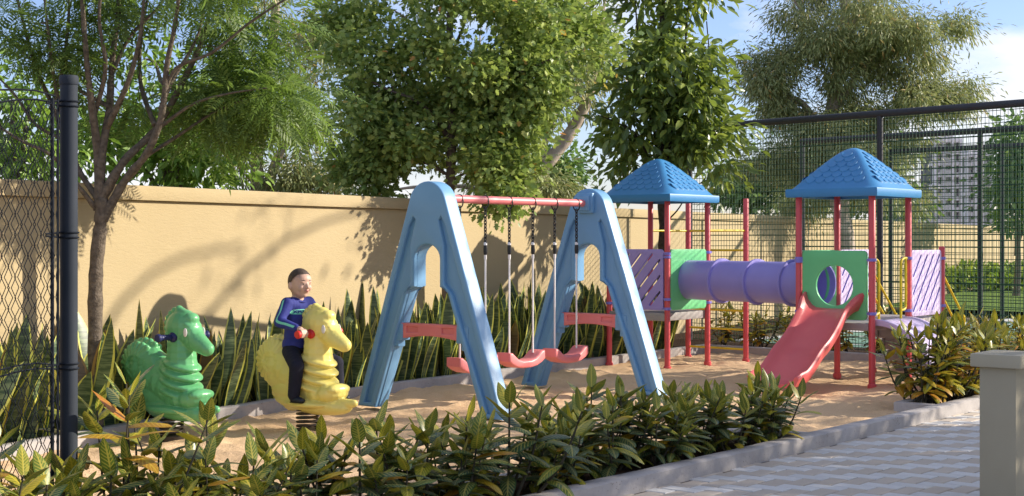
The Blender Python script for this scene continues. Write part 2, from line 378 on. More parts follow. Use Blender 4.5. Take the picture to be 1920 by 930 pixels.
# ------------------------------------------------------------------ setting
def sheet(name, pts, z, mat, kind='structure'):
    me = bpy.data.meshes.new(name); me.from_pydata([(p[0], p[1], z) for p in pts], [], [list(range(len(pts)))]); me.update()
    bm = bmesh.new(); bm.from_mesh(me)
    for f in bm.faces:
        if f.normal.z < 0: f.normal_flip()
    bm.to_mesh(me); bm.free()
    me.materials.append(mat); o = link(name, me); o['kind'] = kind; return o
sheet('ground', [(-900, -300), (1500, -300), (1500, 1600), (-900, 1600)], -.16, M['ground'])
WD = Vector((.4726, .8813, 0)); WN = Vector((.8813, -.4726, 0)); WP = Vector((-2.524, 12.7, 0)); WH = 1.943
def wl(s, off=0, z=0): return WP + WD*s + WN*off + Vector((0, 0, z))
rear = [(-13, 1.45), (-9, 2.35), (-7, 2.86), (-5.88, 3.12), (-5.1, 3.27), (-4.14, 3.40), (-3.2, 3.49), (-2.2, 3.54), (0, 3.65), (2.97, 3.80)]
def rear_v(u):
    for (a, b), (c, d) in zip(rear, rear[1:]):
        if u <= c: return b+(d-b)*(u-a)/(c-a)
    return rear[-1][1]
# sand: a rippled sheet
def sand():
    us = np.arange(-13, 2.93, .045); vs = np.arange(-1.54, 3.9, .045)
    verts = []; faces = []; nv = len(vs)
    for u in us:
        for v in vs:
            p = W(u, v)
            z = .030*mnoise.noise((p.x*1.1, p.y*1.1, .3)) + .030*mnoise.noise((p.x*2.9, p.y*2.9, 1.7)) + .024*mnoise.noise((p.x*6.5, p.y*6.5, 4.1)) + .010*mnoise.noise((p.x*15, p.y*15, 7.1)) - .016
            if v > rear_v(u)+.04: z -= .12
            verts.append((p.x, p.y, z))
    for i in range(len(us)-1):
        for j in range(nv-1): faces.append((i*nv+j, (i+1)*nv+j, (i+1)*nv+j+1, i*nv+j+1))
    me = bpy.data.meshes.new('sand'); me.from_pydata(verts, [], faces); me.update(); smoothrow(me); me.materials.append(M['sand'])
    o = link('sand', me); o['kind'] = 'structure'
sand()
def kerb(name, path, w, h, z0=-.14):
    """concrete kerb swept along a (u, v) polyline, slightly uneven"""
    pts = [Vector((a, b)) for a, b in path]; fine = []
    for a, b in zip(pts, pts[1:]):
        k = max(1, int((b-a).length/.12)); fine += [a.lerp(b, i/k) for i in range(k)]
    fine.append(pts[-1]); sec = []
    for i, p in enumerate(fine):
        t = (fine[min(i+1, len(fine)-1)]-fine[max(i-1, 0)]).normalized(); n = Vector((-t.y, t.x))
        c = w*.12; row = []
        for a, z in ((-w/2, z0), (-w/2, h-c*.8), (-w/2+c, h), (w/2-c, h), (w/2, h-c*.8), (w/2, z0)):
            q = p+n*a; j = .004*mnoise.noise((q.x*5, q.y*5, z*9)); wpt = W(q.x, q.y, z+j*(z > 0)); row.append(wpt)
        sec.append(row)
    o = MB().sweep(None, sec).build(name, M['kerb'], smooth=50); o['kind'] = 'structure'; return o
kerb('front_kerb', [(-13, -1.54), (4.5, -1.54)], .12, .10)
kerb('bed_kerb', [(-13, -.91), (-4.16, -.91), (-4.16, -1.475)], .08, .085)
kerb('bed_kerb', [(-1.84, -1.475), (-1.84, -1.11), (2.86, -1.11)], .08, .085)
kerb('rear_kerb', rear, .10, .085)
kerb('court_kerb', [(2.92, -1.06), (2.92, 3.75)], .10, .085)
uvpoly = lambda pts: [W(a, b) for a, b in pts]
def soil(name, u0, u1, v0, v1):
    mb = MB(); nu = max(2, int((u1-u0)/.06)); nv = max(2, int((v1-v0)/.06))
    for i in range(nu+1):
        for j in range(nv+1):
            p = W(u0+(u1-u0)*i/nu, v0+(v1-v0)*j/nv); mb.v.append((p.x, p.y, .045+.018*mnoise.noise((p.x*6, p.y*6, 0))+.01*mnoise.noise((p.x*19, p.y*19, 3))))
    for i in range(nu):
        for j in range(nv):
            mb.f.append((i*(nv+1)+j, (i+1)*(nv+1)+j, (i+1)*(nv+1)+j+1, i*(nv+1)+j+1)); mb.m.append(0)
    mb.build(name, M['soil'], smooth=True, weld=False)['kind'] = 'structure'
soil('front_bed_soil', -13, -4.2, -1.48, -.95)
soil('corner_bed_soil', -1.8, 4.4, -1.48, -1.15)
sheet('rear_bed_soil', uvpoly([(a, b+.04) for a, b in rear]) + [wl(20, .1), wl(-9, .1)], .045, M['soil'])
sheet('court_bed_soil', uvpoly([(2.97, -1.5), (4.4, -1.5), (4.4, 4.2), (2.97, 4.2)]), .03, M['soil'])

# herringbone paving, every paver a bevelled block in the one pavement
def pavers():
    mb = MB(); g = .125; a0 = []
    def block(u0, v0, du, dv, mi):
        mb.mi = mi; e = .0045; c = .007; dz = random.uniform(-.0016, .0016); hh = .0
        lo = [(u0+e, v0+e), (u0+du-e, v0+e), (u0+du-e, v0+dv-e), (u0+e, v0+dv-e)]
        hi = [(u0+e+c, v0+e+c), (u0+du-e-c, v0+e+c), (u0+du-e-c, v0+dv-e-c), (u0+e+c, v0+dv-e-c)]
        vs = [W(x, y, -.03) for x, y in lo] + [W(x, y, hh-c*.7+dz) for x, y in lo] + [W(x, y, hh+dz) for x, y in hi]
        fs = [(8, 9, 10, 11)] + [(i, (i+1) % 4, 4+(i+1) % 4, 4+i) for i in range(4)] + [(4+i, 4+(i+1) % 4, 8+(i+1) % 4, 8+i) for i in range(4)]
        mb.add(vs, fs)
    for i in range(-74, 30):
        for j in range(-43, -11):
            k = (i+j) % 4; u, v = i*g, j*g
            if k == 0: block(u, v-.0, 2*g, g, 1)
            elif k == 2: block(u, v, g, 2*g, 0)
    return mb
mb = pavers()
# clip off pavers that run under the kerb
keep = MB(); nvb = 12; nb = len(mb.v)//nvb; pv = np.array(mb.v).reshape(nb, nvb, 3)
for b in range(nb):
    d = pv[b]-np.array(O); vv = -.773*d[:, 0]+.635*d[:, 1]
    if vv.max() > -1.50: continue
    keep.mi = mb.m[b*9]; keep.add(pv[b].tolist(), [[i-b*nvb for i in f] for f in mb.f[b*9:(b+1)*9]])
keep.build('pavement', [M['pavewhite'], M['pavebeige']], weld=False)['kind'] = 'structure'
sheet('pavement_bedding', uvpoly([(-9.4, -5.4), (4.4, -5.4), (4.4, -1.5), (-9.4, -1.5)]), -.007, M['joint'])

# boundary wall
t = thing('boundary_wall', 'long cream stucco boundary wall with a flat coping behind the playground', 'wall', wl(0))
L0, L1 = -9, 62
mb = MB()
def wallbox(mb, s0, s1, o0, o1, z0, z1, seg=1.0):
    k = int((s1-s0)/seg)
    sec = []
    for i in range(k+1):
        s = s0+(s1-s0)*i/k; sec.append([wl(s, o0, z0)-wl(0), wl(s, o1, z0)-wl(0), wl(s, o1, z1)-wl(0), wl(s, o0, z1)-wl(0)])
    mb.sweep(None, sec)
wallbox(mb, L0, L1, -.19, 0, -.2, WH-.125); mb.build('wall', M['wall'], t)
mb = MB(); wallbox(mb, L0, L1, -.23, .045, WH-.122, WH); mb.build('coping', M['wall'], t, bevel=.012)

# court behind the mesh fences
FD = Vector((-.674, .738, 0)); FN = Vector((.738, .674, 0)); FP = Vector((4.742, 18.33, 0))
fl = lambda t_, off=0, z=0: FP + FD*t_ + FN*off + Vector((0, 0, z))
sheet('court_surround', [fl(-14, .25), fl(3.4, .25), fl(3.4, 17), fl(-14, 17)], -.02, M['courtline'])
sheet('court_surface', [fl(-14, .75), fl(3.0, .75), fl(3.0, 8.6), fl(-14, 8.6)], -.012, M['court'])
for nm, pts in (('court_line', [fl(-14, 1.5), fl(2.4, 1.5), fl(2.4, 1.58), fl(-14, 1.58)]), ('court_line', [fl(2.4, 1.58), fl(2.4, 8.0), fl(2.32, 8.0), fl(2.32, 1.58)]),
                ('court_line', [fl(-14, 8.0), fl(2.4, 8.0), fl(2.4, 8.08), fl(-14, 8.08)]), ('court_line', [fl(-14, 3.6), fl(2.3, 3.6), fl(2.3, 3.68), fl(-14, 3.68)])):
    sheet(nm, pts, -.006, M['courtline'])
sheet('lawn', [fl(-40, 9.6), fl(3.4, 9.6), fl(3.4, 12), wl(22, .3), wl(62, .3), fl(-40, 34)], -.004, M['lawn'])

def mesh_fence(name, label, p0, d, length, h, posts, px=.05, pz=.075, wire=.0036, ends=True):
    """tubular frame with a square-wire net"""
    t = thing(name, label, 'fence', p0)
    e = Vector(d)
    MB().tube([e*(-.03), e*length*.5, e*(length+.03)], .048, 10).build('top_rail', M['courtpost'], t, smooth=True)
    tp = bpy.data.objects[t.name].children[0]; tp.location.z = h
    for s in posts:
        MB().tube([e*s+Vector((0, 0, -.1)), e*s+Vector((0, 0, h-.02))], .041, 12).build('post', M['courtpost'], t, smooth=True)
    mb = MB(); k = int(length/px)
    up = Vector((0, 0, 1)); nrm = Vector((e.y, -e.x, 0))
    for i in range(k+1):
        a = e*(i*px); wob = .004*math.sin(i*1.7)
        mb.tube([a+nrm*.045+Vector((0, 0, .05)), a+nrm*(.045+wob)+e*wob+up*h*.5, a+nrm*.045+up*(h-.03)], wire, 4, cap=False)
    k = int((h-.1)/pz); ns = max(4, int(length/.4))
    for i in range(k+1):
        z = .06+i*pz
        r = wire*(2.0 if i % 8 == 4 else 1.25)
        mb.tube([e*(length*j/ns)+nrm*.049+up*(z+.006*mnoise.noise((i*3.1, j*.5, 2))) for j in range(ns+1)], r, 4, cap=False)
    mb.build('net', M['netgreen'], t, weld=False)
    return t
mesh_fence('court_fence', 'tall black pipe fence with green wire net right behind the croton bed', fl(-4.2), FD, 7.45, 3.12, [0, 4.2-2.86, 4.2, 7.40])
d2 = Vector((2.18, -2.3, 0)).normalized()
mesh_fence('court_fence', 'middle court fence, seen through the nearest net, its corner behind the slide tower roof', Vector((4.80, 23.5, 0)), d2, 6.4, 3.12, [0, 3.17, 6.3], .075, .11, .0032)
mesh_fence('court_fence', 'farthest net fence across the court in front of the far lawn', Vector((7.0, 26.3, 0)), d2, 7.5, 3.12, [0, 2.2, 4.4, 6.6], .09, .13, .0034)

# chain-link fence with round steel post at the left edge
pl = Vector((-1.963, 6.3, 0)); cd = Vector((-.635, -.773, 0))
t = thing('chain_link_fence', 'dark chain link fence on a thick round slate post in the left corner', 'fence', pl)
mb = MB(); mb.lathe([(.038, -.2), (.038, 2.195)], n=24); mb.build('post', M['postgrey'], t, smooth=True)
mb = MB(); mb.lathe([(.041, 2.185), (.0425, 2.19), (.0425, 2.215), (.038, 2.226), (0, 2.23)], n=24); mb.build('post_cap', M['postgrey'], t, smooth=True)
for z in (2.10, 1.52, .94, .36):
    mb = MB()
    for dz in (-.011, .011):
        pts = [Vector((.0405*math.cos(a), .0405*math.sin(a), z+dz)) for a in [2*math.pi*i/20 for i in range(20)]]
        mb.tube(pts, .0045, 6, closed=True)
        mb.tube([cd*.036+Vector((0, 0, z+dz)), cd*.115+Vector((0, 0, z+dz*.4))], .0045, 6)
    mb.build('tension_band', M['wire'], t, smooth=True)
for s in (.055, .083):
    mb = MB(); mb.tube([cd*s+Vector((0, 0, .05)), cd*s+Vector((0, 0, 2.12))], .006 if s < .06 else .0085, 8); mb.build('tension_bar', M['wire'], t, smooth=True)
for z, z2 in ((2.13, 2.20), (2.10, 2.05), (.93, .90), (.95, .97), (.14, .12)):
    mb = MB(); mb.tube([cd*(.07+.09*i)+Vector((0, 0, z+(z2-z)*i/16+.012*math.sin(i*1.3))) for i in range(17)], .0042, 6)
    mb.build('line_wire', M['wire'], t, smooth=True)
mb = MB(); pw, ph = .031, .045; cn_ = Vector((-cd.y, cd.x, 0))
def chain_layer(off, sh):
    nw = int(1.5/pw)
    for i in range(-1, nw):
        for sgn in (1,):
            pts = []; rows = int(2.05/ph)
            for r in range(rows+1):
                side = (r+i) % 2
                s = .085+(i+(.94 if side else .06))*pw+sh; s = max(s, .085)
                jx = .004*mnoise.noise((i*.7, r*.6, off*50)); 
                pts.append(cd*(s+jx)+cn_*(off+.004*(1 if side else -1))+Vector((0, 0, .08+r*ph)))
            mb.tube(pts, .0021, 5, cap=False)
chain_layer(0, 0); chain_layer(.05, .015)
mb.build('chain_link_mesh', M['wire'], t, weld=False, smooth=60)

# gate pillar at right
t = thing('gate_pillar', 'short khaki rendered pillar with a square overhanging cap on the paving', 'pillar', (2.835, 8.0, 0), UA)
MB().box((.0, .105, .385), (.29, .21, .77+.16)).build('shaft', M['pillar'], t, bevel=.006); t.children[0].location = (.145, 0, 0)
mb = MB().box((.145, .105, .812), (.37, .29, .075)); mb.build('cap', M['pillarcap'], t, bevel=.008)

# ------------------------------------------------------------------ swing set
def merged(name, meshes, mat):
    bm = bmesh.new()
    for m in meshes: bm.from_mesh(m)
    me = bpy.data.meshes.new(name); bm.to_mesh(me); bm.free(); me.materials.append(mat)
    me.polygons.foreach_set('material_index', [0]*len(me.polygons)); me.polygons.foreach_set('use_smooth', [True]*len(me.polygons)); me.set_sharp_from_angle(angle=math.radians(32)); return me
sw = thing('swing_set', 'swing frame with two blue plastic A shaped ends and a red top bar', 'swing set', W(-3.28, 2.0), UA)
out_ = lambda z: .215+(1.84-z)/1.84*.635
def aframe(side):
    top = [(.215*math.cos(a)*1.0, 1.80+.205*math.sin(a)) for a in [math.radians(x) for x in range(8, 173, 12)]]
    outline = [(.85, 0), (out_(1.0), 1.0)] + top + [(-out_(1.0), 1.0), (-.85, 0), (-.63, 0)]
    inner = [(-.235, 1.06), (-.15, 1.09), (-.15, 1.33)] + [(.15*math.cos(a), 1.33+.13*math.sin(a)) for a in [math.radians(x) for x in range(165, 10, -15)]] + [(.15, 1.33), (.15, 1.09), (.235, 1.06), (.63, 0)]
    outline = outline[:-1] + [(-.63, 0)] + inner
    def rec(s):
        r = [(out_(.04)-.065, .04), (out_(.9)-.065, .9), (out_(1.62)-.075, 1.62), (out_(1.70)-.10, 1.70), (out_(1.68)-.135, 1.67), (.20, 1.45), (.20, 1.12), (.29, 1.03), (.685, .04)]
        return [(s*a, b) for a, b in r]
    fr = frame_xyz((0, 1, 0), (0, 0, 1), (1, 0, 0), (0, 0, 0))
    rim = plate('rim', outline, [rec(1), rec(-1)], .165, .016, M['blue'], fr)
    core = plate('core', [(a*.985, b*.995) for a, b in outline], [], .085, .008, M['blue'], fr)
    core2 = MB()
    for s in (1, -1):
        core2.box((0, s*.385, .685), (.10, .14, .15)); core2.box((0, s*.42, .60), (.09, .10, .10))
    core2.box((side*.10, 0, 1.86), (.06, .20, .20)); core2.box((side*.14, 0, 1.86), (.03, .15, .15))
    g = core2.mesh('g', M['blue'], bevel=.012)
    return merged('a_frame', [rim, core, g], M['blue'])
for side in (1, -1):
    fo = link('a_frame', aframe(side), sw); fo.location.x = -1.17*side
    arc = [(-.36, .625)] + [(-.36+.72*i/10, .625+.035*math.sin(math.pi*i/10)) for i in range(1, 10)] + [(.36, .625), (.37, .765), (-.37, .765)]
    fr = frame_xyz((0, 1, 0), (0, 0, 1), (1, 0, 0), (0, 0, 0))
    pk = [rrect(-.28, .685, -.14, .735, .008, 2), rrect(.14, .685, .28, .735, .008, 2)]
    a = plate('a', arc, pk, .085, .008, M['coral'], fr); b = plate('b', arc, [], .055, .004, M['coral'], fr)
    c = link('crossbar', merged('crossbar', [a, b], M['coral']), fo); c['label'] = 'red crossbar between the legs of the blue end'
MB().tube([(-1.14, 0, 1.86), (0, 0, 1.858), (1.14, 0, 1.86)], .036, 20).build('top_bar', M['coral'], sw, smooth=True)

def make_swing(rope_x):
    t = thing('swing', 'x', 'swing', W(-3.28, 2.0), UA, 'swings hanging from the red bar')
    prof = [(-.265, .455), (-.215, .452), (-.165, .415), (-.125, .388), (-.06, .372), (.06, .372), (.125, .388), (.165, .415), (.215, .452), (.265, .455)]
    low = [(.268, .375), (.225, .345), (.15, .315), (.06, .302), (-.06, .302), (-.15, .315), (-.225, .345), (-.268, .375)]
    me = plate('seat', prof+low, [], .17, .02, M['coral'], frame_xyz((1, 0, 0), (0, 0, 1), (0, 1, 0), (0, 0, 0)))
    link('seat', me, t)
    for s in (-1, 1):
        x = s*rope_x
        mb = MB(); n = 11; z0 = 1.80; z1 = 1.46; p = (z0-z1)/n
        ring = [Vector((x, .0+.040*math.cos(a), 1.858-.018+.058*math.sin(a))) for a in [2*math.pi*i/16 for i in range(16)]]
        mb.tube(ring, .006, 6, closed=True)
        for i in range(n):
            zc = z0-.014-p*(i+.5)+.008; pts = []
            for k in range(12):
                a = 2*math.pi*k/12; hx, hz = .0125*math.cos(a), (p*.72)*math.sin(a)
                pts.append(Vector((x+hx, 0, zc+hz)) if i % 2 else Vector((x, hx, zc+hz)))
            mb.tube(pts, .0052, 5, closed=True)
        mb.build('chain', M['black'], t, smooth=True)
        mb = MB(); mb.lathe([(.008, 1.45), (.018, 1.445), (.02, 1.40), (.017, 1.37), (.014, 1.36)], (x, 0, 0), 12); mb.build('sleeve', M['black'], t, smooth=True)
        mb = MB(); mb.lathe([(.012, 1.475), (.016, 1.47), (.016, 1.449), (.012, 1.445)], (x, 0, 0), 12); mb.lathe([(.013, 1.36), (.013, 1.325), (.009, 1.31)], (x, 0, 0), 12)
        mb.tube([(x, 0, 1.45), (x, 0, 1.0), (x, 0, .43)], .0088, 8); mb.build('rope', M['rope'], t, smooth=True)
    return t
s1 = make_swing(.175)
for i, (u, lab) in enumerate(((-3.92, 'red swing seat nearest the yellow rider, half hidden by the near blue leg'), (-3.228, 'middle red swing seat of the three on white ropes'), (-2.54, 'red swing seat nearest the far blue A shaped end'))):
    s = s1 if i == 0 else copy_tree(s1)
    s.location = W(u, 2.0); s['label'] = lab

# ------------------------------------------------------------------ climbing towers with slide
ps = thing('play_structure', 'two tower play structure with blue scaled roofs, purple crawl tube and red slide', 'play structure', O, UA)
def post(u, v, h, m='redmetal'):
    p = MB().lathe([(.034, -.1), (.034, h-.012), (.028, h-.002), (0, h)], n=16).build('post', M[m], ps, smooth=True); p.location = (u, v, 0)
    f = MB().lathe([(.046, -.03), (.046, .012), (.036, .022)], n=16).build('foot_collar', M[m], p, smooth=True)
for u, v in ((0, 0), (.885, 0), (.885, .83), (0, .83), (.404, 2.75), (1.29, 2.75), (1.29, 3.58), (.404, 3.58)): post(u, v, 1.99)
for u, v, h in ((1.78, 0, 1.425), (1.78, .83, 1.425), (1.95, 2.6, 2.01), (1.99, 3.47, 2.01)): post(u, v, h)
def roof(cx, cy, lab):
    hx, hy = .5425, .515; n = 44; mb = MB(); z0, z1 = 2.03, 2.475
    def zf(d): 
        s = math.sqrt(d*d+.09)-.3; s /= (math.sqrt(1.09)-.3)
        return z1-(z1-z0)*(s**.95)
    for i in range(n+1):
        for j in range(n+1):
            x, y = -1+2*i/n, -1+2*j/n
            d = (abs(x)**7+abs(y)**7)**(1/7); d = min(d, 1.0)
            mb.v.append((x*hx, y*hy, zf(d)))
    for i in range(n):
        for j in range(n): mb.f.append((i*(n+1)+j, (i+1)*(n+1)+j, (i+1)*(n+1)+j+1, i*(n+1)+j+1)); mb.m.append(0)
    border = [(i, 0) for i in range(n)] + [(n, j) for j in range(n)] + [(i, n) for i in range(n, 0, -1)] + [(0, j) for j in range(n, 0, -1)]
    b0 = [i*(n+1)+j for i, j in border]; base = len(mb.v); k = len(b0)
    for q, (sc, z) in enumerate(((1.008, z0-.012), (1.008, 1.958), (.995, 1.944), (.93, 1.944), (.92, 1.975), (.55, 2.13))):
        for b in b0:
            x, y, _ = mb.v[b]; mb.v.append((x*sc, y*sc, z))
        prev = b0 if q == 0 else [base+(q-1)*k+i for i in range(k)]; cur = [base+q*k+i for i in range(k)]
        for i in range(k): mb.f.append((prev[i], prev[(i+1) % k], cur[(i+1) % k], cur[i])); mb.m.append(0)
    mb.f.append([base+5*k+i for i in range(k)]); mb.m.append(0)
    # scalloped scales standing a little proud of each slope
    for ax in range(4):
        rot = Matrix.Rotation(ax*math.pi/2, 3, 'Z'); H1, H2 = (hy, hx) if ax % 2 == 0 else (hx, hy)
        for r in range(6):
            d = .80-.105*r; cnt = max(1, 6-r)
            half = d*.90-.105
            for c in range(cnt):
                lat = (c-(cnt-1)/2)*.212
                if abs(lat) > half: continue
                pts = []; m_ = 10
                def on(dd, la, lift):
                    p = rot @ Vector((la, -dd, 0)); return Vector((p.x*hx, p.y*hy, zf(dd)+lift))
                rowt = []; rowl = []
                for a in range(m_+1):
                    an = math.pi*a/m_; la = lat+.112*math.cos(an); dd = d+.10*math.sin(an)
                    rowl.append(on(dd, la, .014)); rowt.append(on(d-.05, lat+.112*math.cos(an), .0005))
                low = [on(d+.104*math.sin(math.pi*a/m_), lat+.115*math.cos(math.pi*a/m_), -.004) for a in range(m_+1)]
                mb.add(rowt+rowl+low, [(a, a+1, m_+1+a+1, m_+1+a) for a in range(m_)] + [(m_+1+a, m_+1+a+1, 2*m_+2+a+1, 2*m_+2+a) for a in range(m_)])
    o = mb.build('roof', M['roofblue'], ps, smooth=38, weld=False); o.location = (cx, cy, 0); o['label'] = lab
roof(.4425, .415, 'blue scaled roof over the slide tower'); roof(.847, 3.165, 'blue scaled roof over the tower nearer the swings')
def slab(name, u0, u1, v0, v1, z0, z1):
    MB().box(((u0+u1)/2, (v0+v1)/2, (z0+z1)/2), (u1-u0, v1-v0, z1-z0)).build(name, M['deck'], ps, bevel=.012)
slab('deck', -.03, 1.79, .03, .81, .562, .64); slab('deck', .375, 1.30, 2.77, 3.56, .545, .64)
def uframe(u): return frame_xyz((0, 1, 0), (0, 0, 1), (1, 0, 0), (u, 0, 0))
def vframe(v): return frame_xyz((1, 0, 0), (0, 0, 1), (0, -1, 0), (0, v, 0))
def panel(frame, a0, a1, mat, holes=(), z0=.67, z1=1.385, lab=None, th=.034):
    me = plate('panel', rrect(a0, z0, a1, z1, .045), list(holes), th, .006, M[mat], frame)
    if len(holes) > 1:                                                 # inner walls of the cut slots coloured violet
        me.materials.append(M['clamp']); inv = frame.inverted(); nrm = frame.to_3x3().col[2]
        for p in me.polygons:
            q = inv @ p.center
            if abs(p.normal.dot(nrm)) < .35 and a0+.03 < q.x < a1-.03 and z0+.03 < q.y < z1-.03: p.material_index = 1
    o = link('panel', me, ps)
    if lab: o['label'] = lab
    return o
def slots(a0, a1, z0=.67, z1=1.385):
    """eight slanted slots cut right through"""
    out = []; w = .0125; m = .05; x0, x1, y0, y1 = a0+m, a1-m, z0+m+.01, z1-m-.01
    dx, dy = .66, .75
    sp = .165
    for k in range(-4, 6):
        # a line through (x0+sp*k, y0) heading (dx, dy), clipped to the inner rectangle
        t0, t1 = 0, 9
        px = x0+sp*k
        t0 = max(t0, (x0-px)/dx if px < x0 else 0); t1 = min((x1-px)/dx, (y1-y0)/dy)
        if t1-t0 < .1 or px > x1: continue
        ax, ay, bx, by = px+dx*t0, y0+dy*t0, px+dx*t1, y0+dy*t1
        n = (-dy*w, dx*w); lp = []
        for cx_, cy_, s in ((ax, ay, 1), (bx, by, -1)):
            for i in range(5):
                an = math.pi*i/4
                lp.append((cx_+s*(n[0]*math.cos(an)-dx*w*math.sin(an)), cy_+s*(n[1]*math.cos(an)-dy*w*math.sin(an))))
        out.append(lp)
    return out
panel(uframe(0), .05, .78, 'green', [circle(.415, 1.02, .21)], lab='green panel with round opening above the slide')
panel(vframe(.83), .05, .835, 'green', [circle(.442, 1.02, .225)])
panel(vframe(2.75), .455, 1.24, 'green', [circle(.862, 1.02, .225)], lab='green panel around the far mouth of the tube')
panel(uframe(.404), 2.80, 3.53, 'purple', [[(6.33-x, y) for x, y in lp] for lp in slots(2.80, 3.53)], lab='purple slotted panel behind the far swing end')
panel(vframe(0), .935, 1.73, 'lilac', slots(.935, 1.73), lab='lilac slotted panel beside the yellow handrails')
panel(vframe(.83), .935, 1.73, 'lilac', slots(.935, 1.73))
# crawl tube
a, b = Vector((.862, 2.80, 1.02)), Vector((.442, .78, 1.02)); ax = (b-a); q = Vector((0, 0, 1)).rotation_difference(ax.normalized()).to_matrix()
mb = MB(); L = ax.length; mb.lathe([(.233, 0), (.233, L), (.218, L), (.218, 0), (.233, 0)], a, 40, ax); tb = mb.build('crawl_tube', M['tube'], ps, smooth=True)
for f in (.29, .55, .80):
    mb = MB(); mb.lathe([(.234, -.022), (.258, -.018), (.262, -.008), (.262, .008), (.258, .018), (.234, .022)], a+ax*f, 40, ax); mb.build('joint_ring', M['tube'], tb, smooth=50)
# clamps on posts
for u, v, zs in ((0, 0, (1.29, .74)), (.885, 0, (1.30, .74)), (0, .83, (1.30, 1.27, .74)), (.404, 2.75, (1.335, 1.295, .80, .69)), (1.29, 2.75, (1.345, .735)), (.404, 3.58, (1.30, .735)), (1.78, 0, (1.29, .76)), (.885, .83, (1.3, .74))):
    for z in zs:
        mb = MB(); mb.lathe([(.036, z-.016), (.043, z-.014), (.043, z+.014), (.036, z+.016)], (u, v, 0), 16)
        for d in ((1, 0), (0, 1)) if (u, v) != (0, 0) else ((1, 0), (0, 1)):
            s = 1 if (d[0] and u < 1) else 1
            mb.box((u+d[0]*.055, v+d[1]*.055*(-1 if v in (.83, 3.58) else 1), z), (.05, .03, .024) if d[0] else (.03, .05, .024))
        mb.build('clamp', M['clamp'], ps, smooth=45)
# slide
path = spline([(.05, .79), (-.08, .775), (-.22, .70), (-.40, .54), (-.58, .41), (-.74, .33), (-.90, .22), (-1.06, .13), (-1.22, .105), (-1.30, .10)], 5)
secs = []
for i, p in enumerate(path):
    q0 = path[max(i-1, 0)]; q1 = path[min(i+1, len(path)-1)]; tx, tz = (q1-q0).normalized(); nx, nz = tz, -tx
    if nz < 0: nx, nz = -nx, -nz
    f = i/(len(path)-1); wing = max(0, 1-f/.22)**1.0
    hw = .255+.055*wing; hs = .105+.075*wing - .03*max(0, (f-.85)/.15)
    prof = [(-hw-.03, hs-.02), (-hw-.012, hs+.004), (-hw+.012, hs), (-hw+.03, hs*.55), (-hw+.055, .03), (-hw+.10, .004), (-.08, -.004), (.08, -.004), (hw-.10, .004), (hw-.055, .03), (hw-.03, hs*.55), (hw-.012, hs), (hw+.012, hs+.004), (hw+.03, hs-.02),
            (hw+.018, hs*.5), (hw-.01, -.02), (hw-.06, -.035), (0, -.035), (-hw+.06, -.035), (-hw+.01, -.02), (-hw-.018, hs*.5)]
    flare = .03*wing
    secs.append([(p.x+nx*h, .425+v_+(flare if v_ > 0 else -flare)*(h > .05), p.y+nz*h) for v_, h in prof])
MB().sweep(None, secs).build('slide', M['red'], ps, smooth=60)
# arched lilac ramp
path = spline([(.03, .652), (-.10, .645), (-.22, .61), (-.33, .55), (-.44, .46), (-.53, .35), (-.60, .21), (-.645, .05), (-.655, -.02)], 4); secs = []
for i, p in enumerate(path):
    q0 = path[max(i-1, 0)]; q1 = path[min(i+1, len(path)-1)]; ty, tz = (q1-q0).normalized(); ny, nz = -tz, ty
    if nz < 0: ny, nz = -ny, -nz
    prof = [(.055, .0), (.055, .022), (.065, .03), (.10, .03), (.115, .012), (.45, .008), (.77, .012), (.785, .03), (.82, .03), (.83, .022), (.83, 0), (.82, -.035), (.065, -.035)]
    secs.append([(u, p.x+ny*h, p.y+nz*h) for u, h in prof])
rp = MB().sweep(None, secs).build('arched_ramp', M['lilac'], ps, smooth=50)
# stairs at the far end
st = MB()
for i in range(4):
    z = .50-.14*i; u = 1.80+.155*i
    st.box((u+.085, .415, z), (.17, .70, .035)); st.box((u+.012, .415, z-.075), (.025, .70, .12))
so_ = st.build('stairs', M['steps'], ps, bevel=.006)
for v in (.045, .785):
    fr = frame_xyz((1, 0, 0), (0, 0, 1), (0, -1, 0), (0, v, 0))
    link('stringer', plate('stringer', [(1.77, .62), (1.90, .62), (2.50, .08), (2.50, -.05), (2.34, -.05), (1.77, .40)], [], .03, .005, M['steps'], fr), so_)
# yellow rails
def rail(name, pts, r=.0135): return MB().tube(pts, r, 10).build(name, M['yellowmetal'], ps, smooth=True)
rail('handrail', spline([(.04, 0, 1.29), (.11, 0, 1.29), (.155, 0, 1.25), (.16, 0, 1.15), (.16, 0, .65)], 5))
rail('handrail', spline([(.04, 0, .74), (.09, 0, .725), (.16, 0, .745)], 4))
rail('handrail', spline([(.85, 0, 1.30), (.78, 0, 1.30), (.705, 0, 1.27), (.695, 0, 1.15), (.695, 0, .66)], 5))
rail('handrail', spline([(.815, 0, 1.30), (.82, 0, 1.1), (.82, 0, .85), (.80, 0, .765), (.70, 0, .75)], 5))
for v in (0, .83):
    rail('stair_handrail', [(1.78, v, 1.13), (2.42, v, .60)]); rail('stair_handrail', [(1.78, v, .87), (2.42, v, .34)])
    rail('handrail_upright', [(2.42, v, -.05), (2.42, v, .62)])
for z in (1.61, 1.365, 1.11, .86, .61, .375, .13): rail('rung', [(1.95, 2.6, z), (1.99, 3.47, z)])
rail('tie_bar', [(1.29, 3.58, 1.61), (1.99, 3.47, 1.61)]); rail('tie_bar', [(1.29, 2.75, 1.61), (1.95, 2.6, 1.61)])
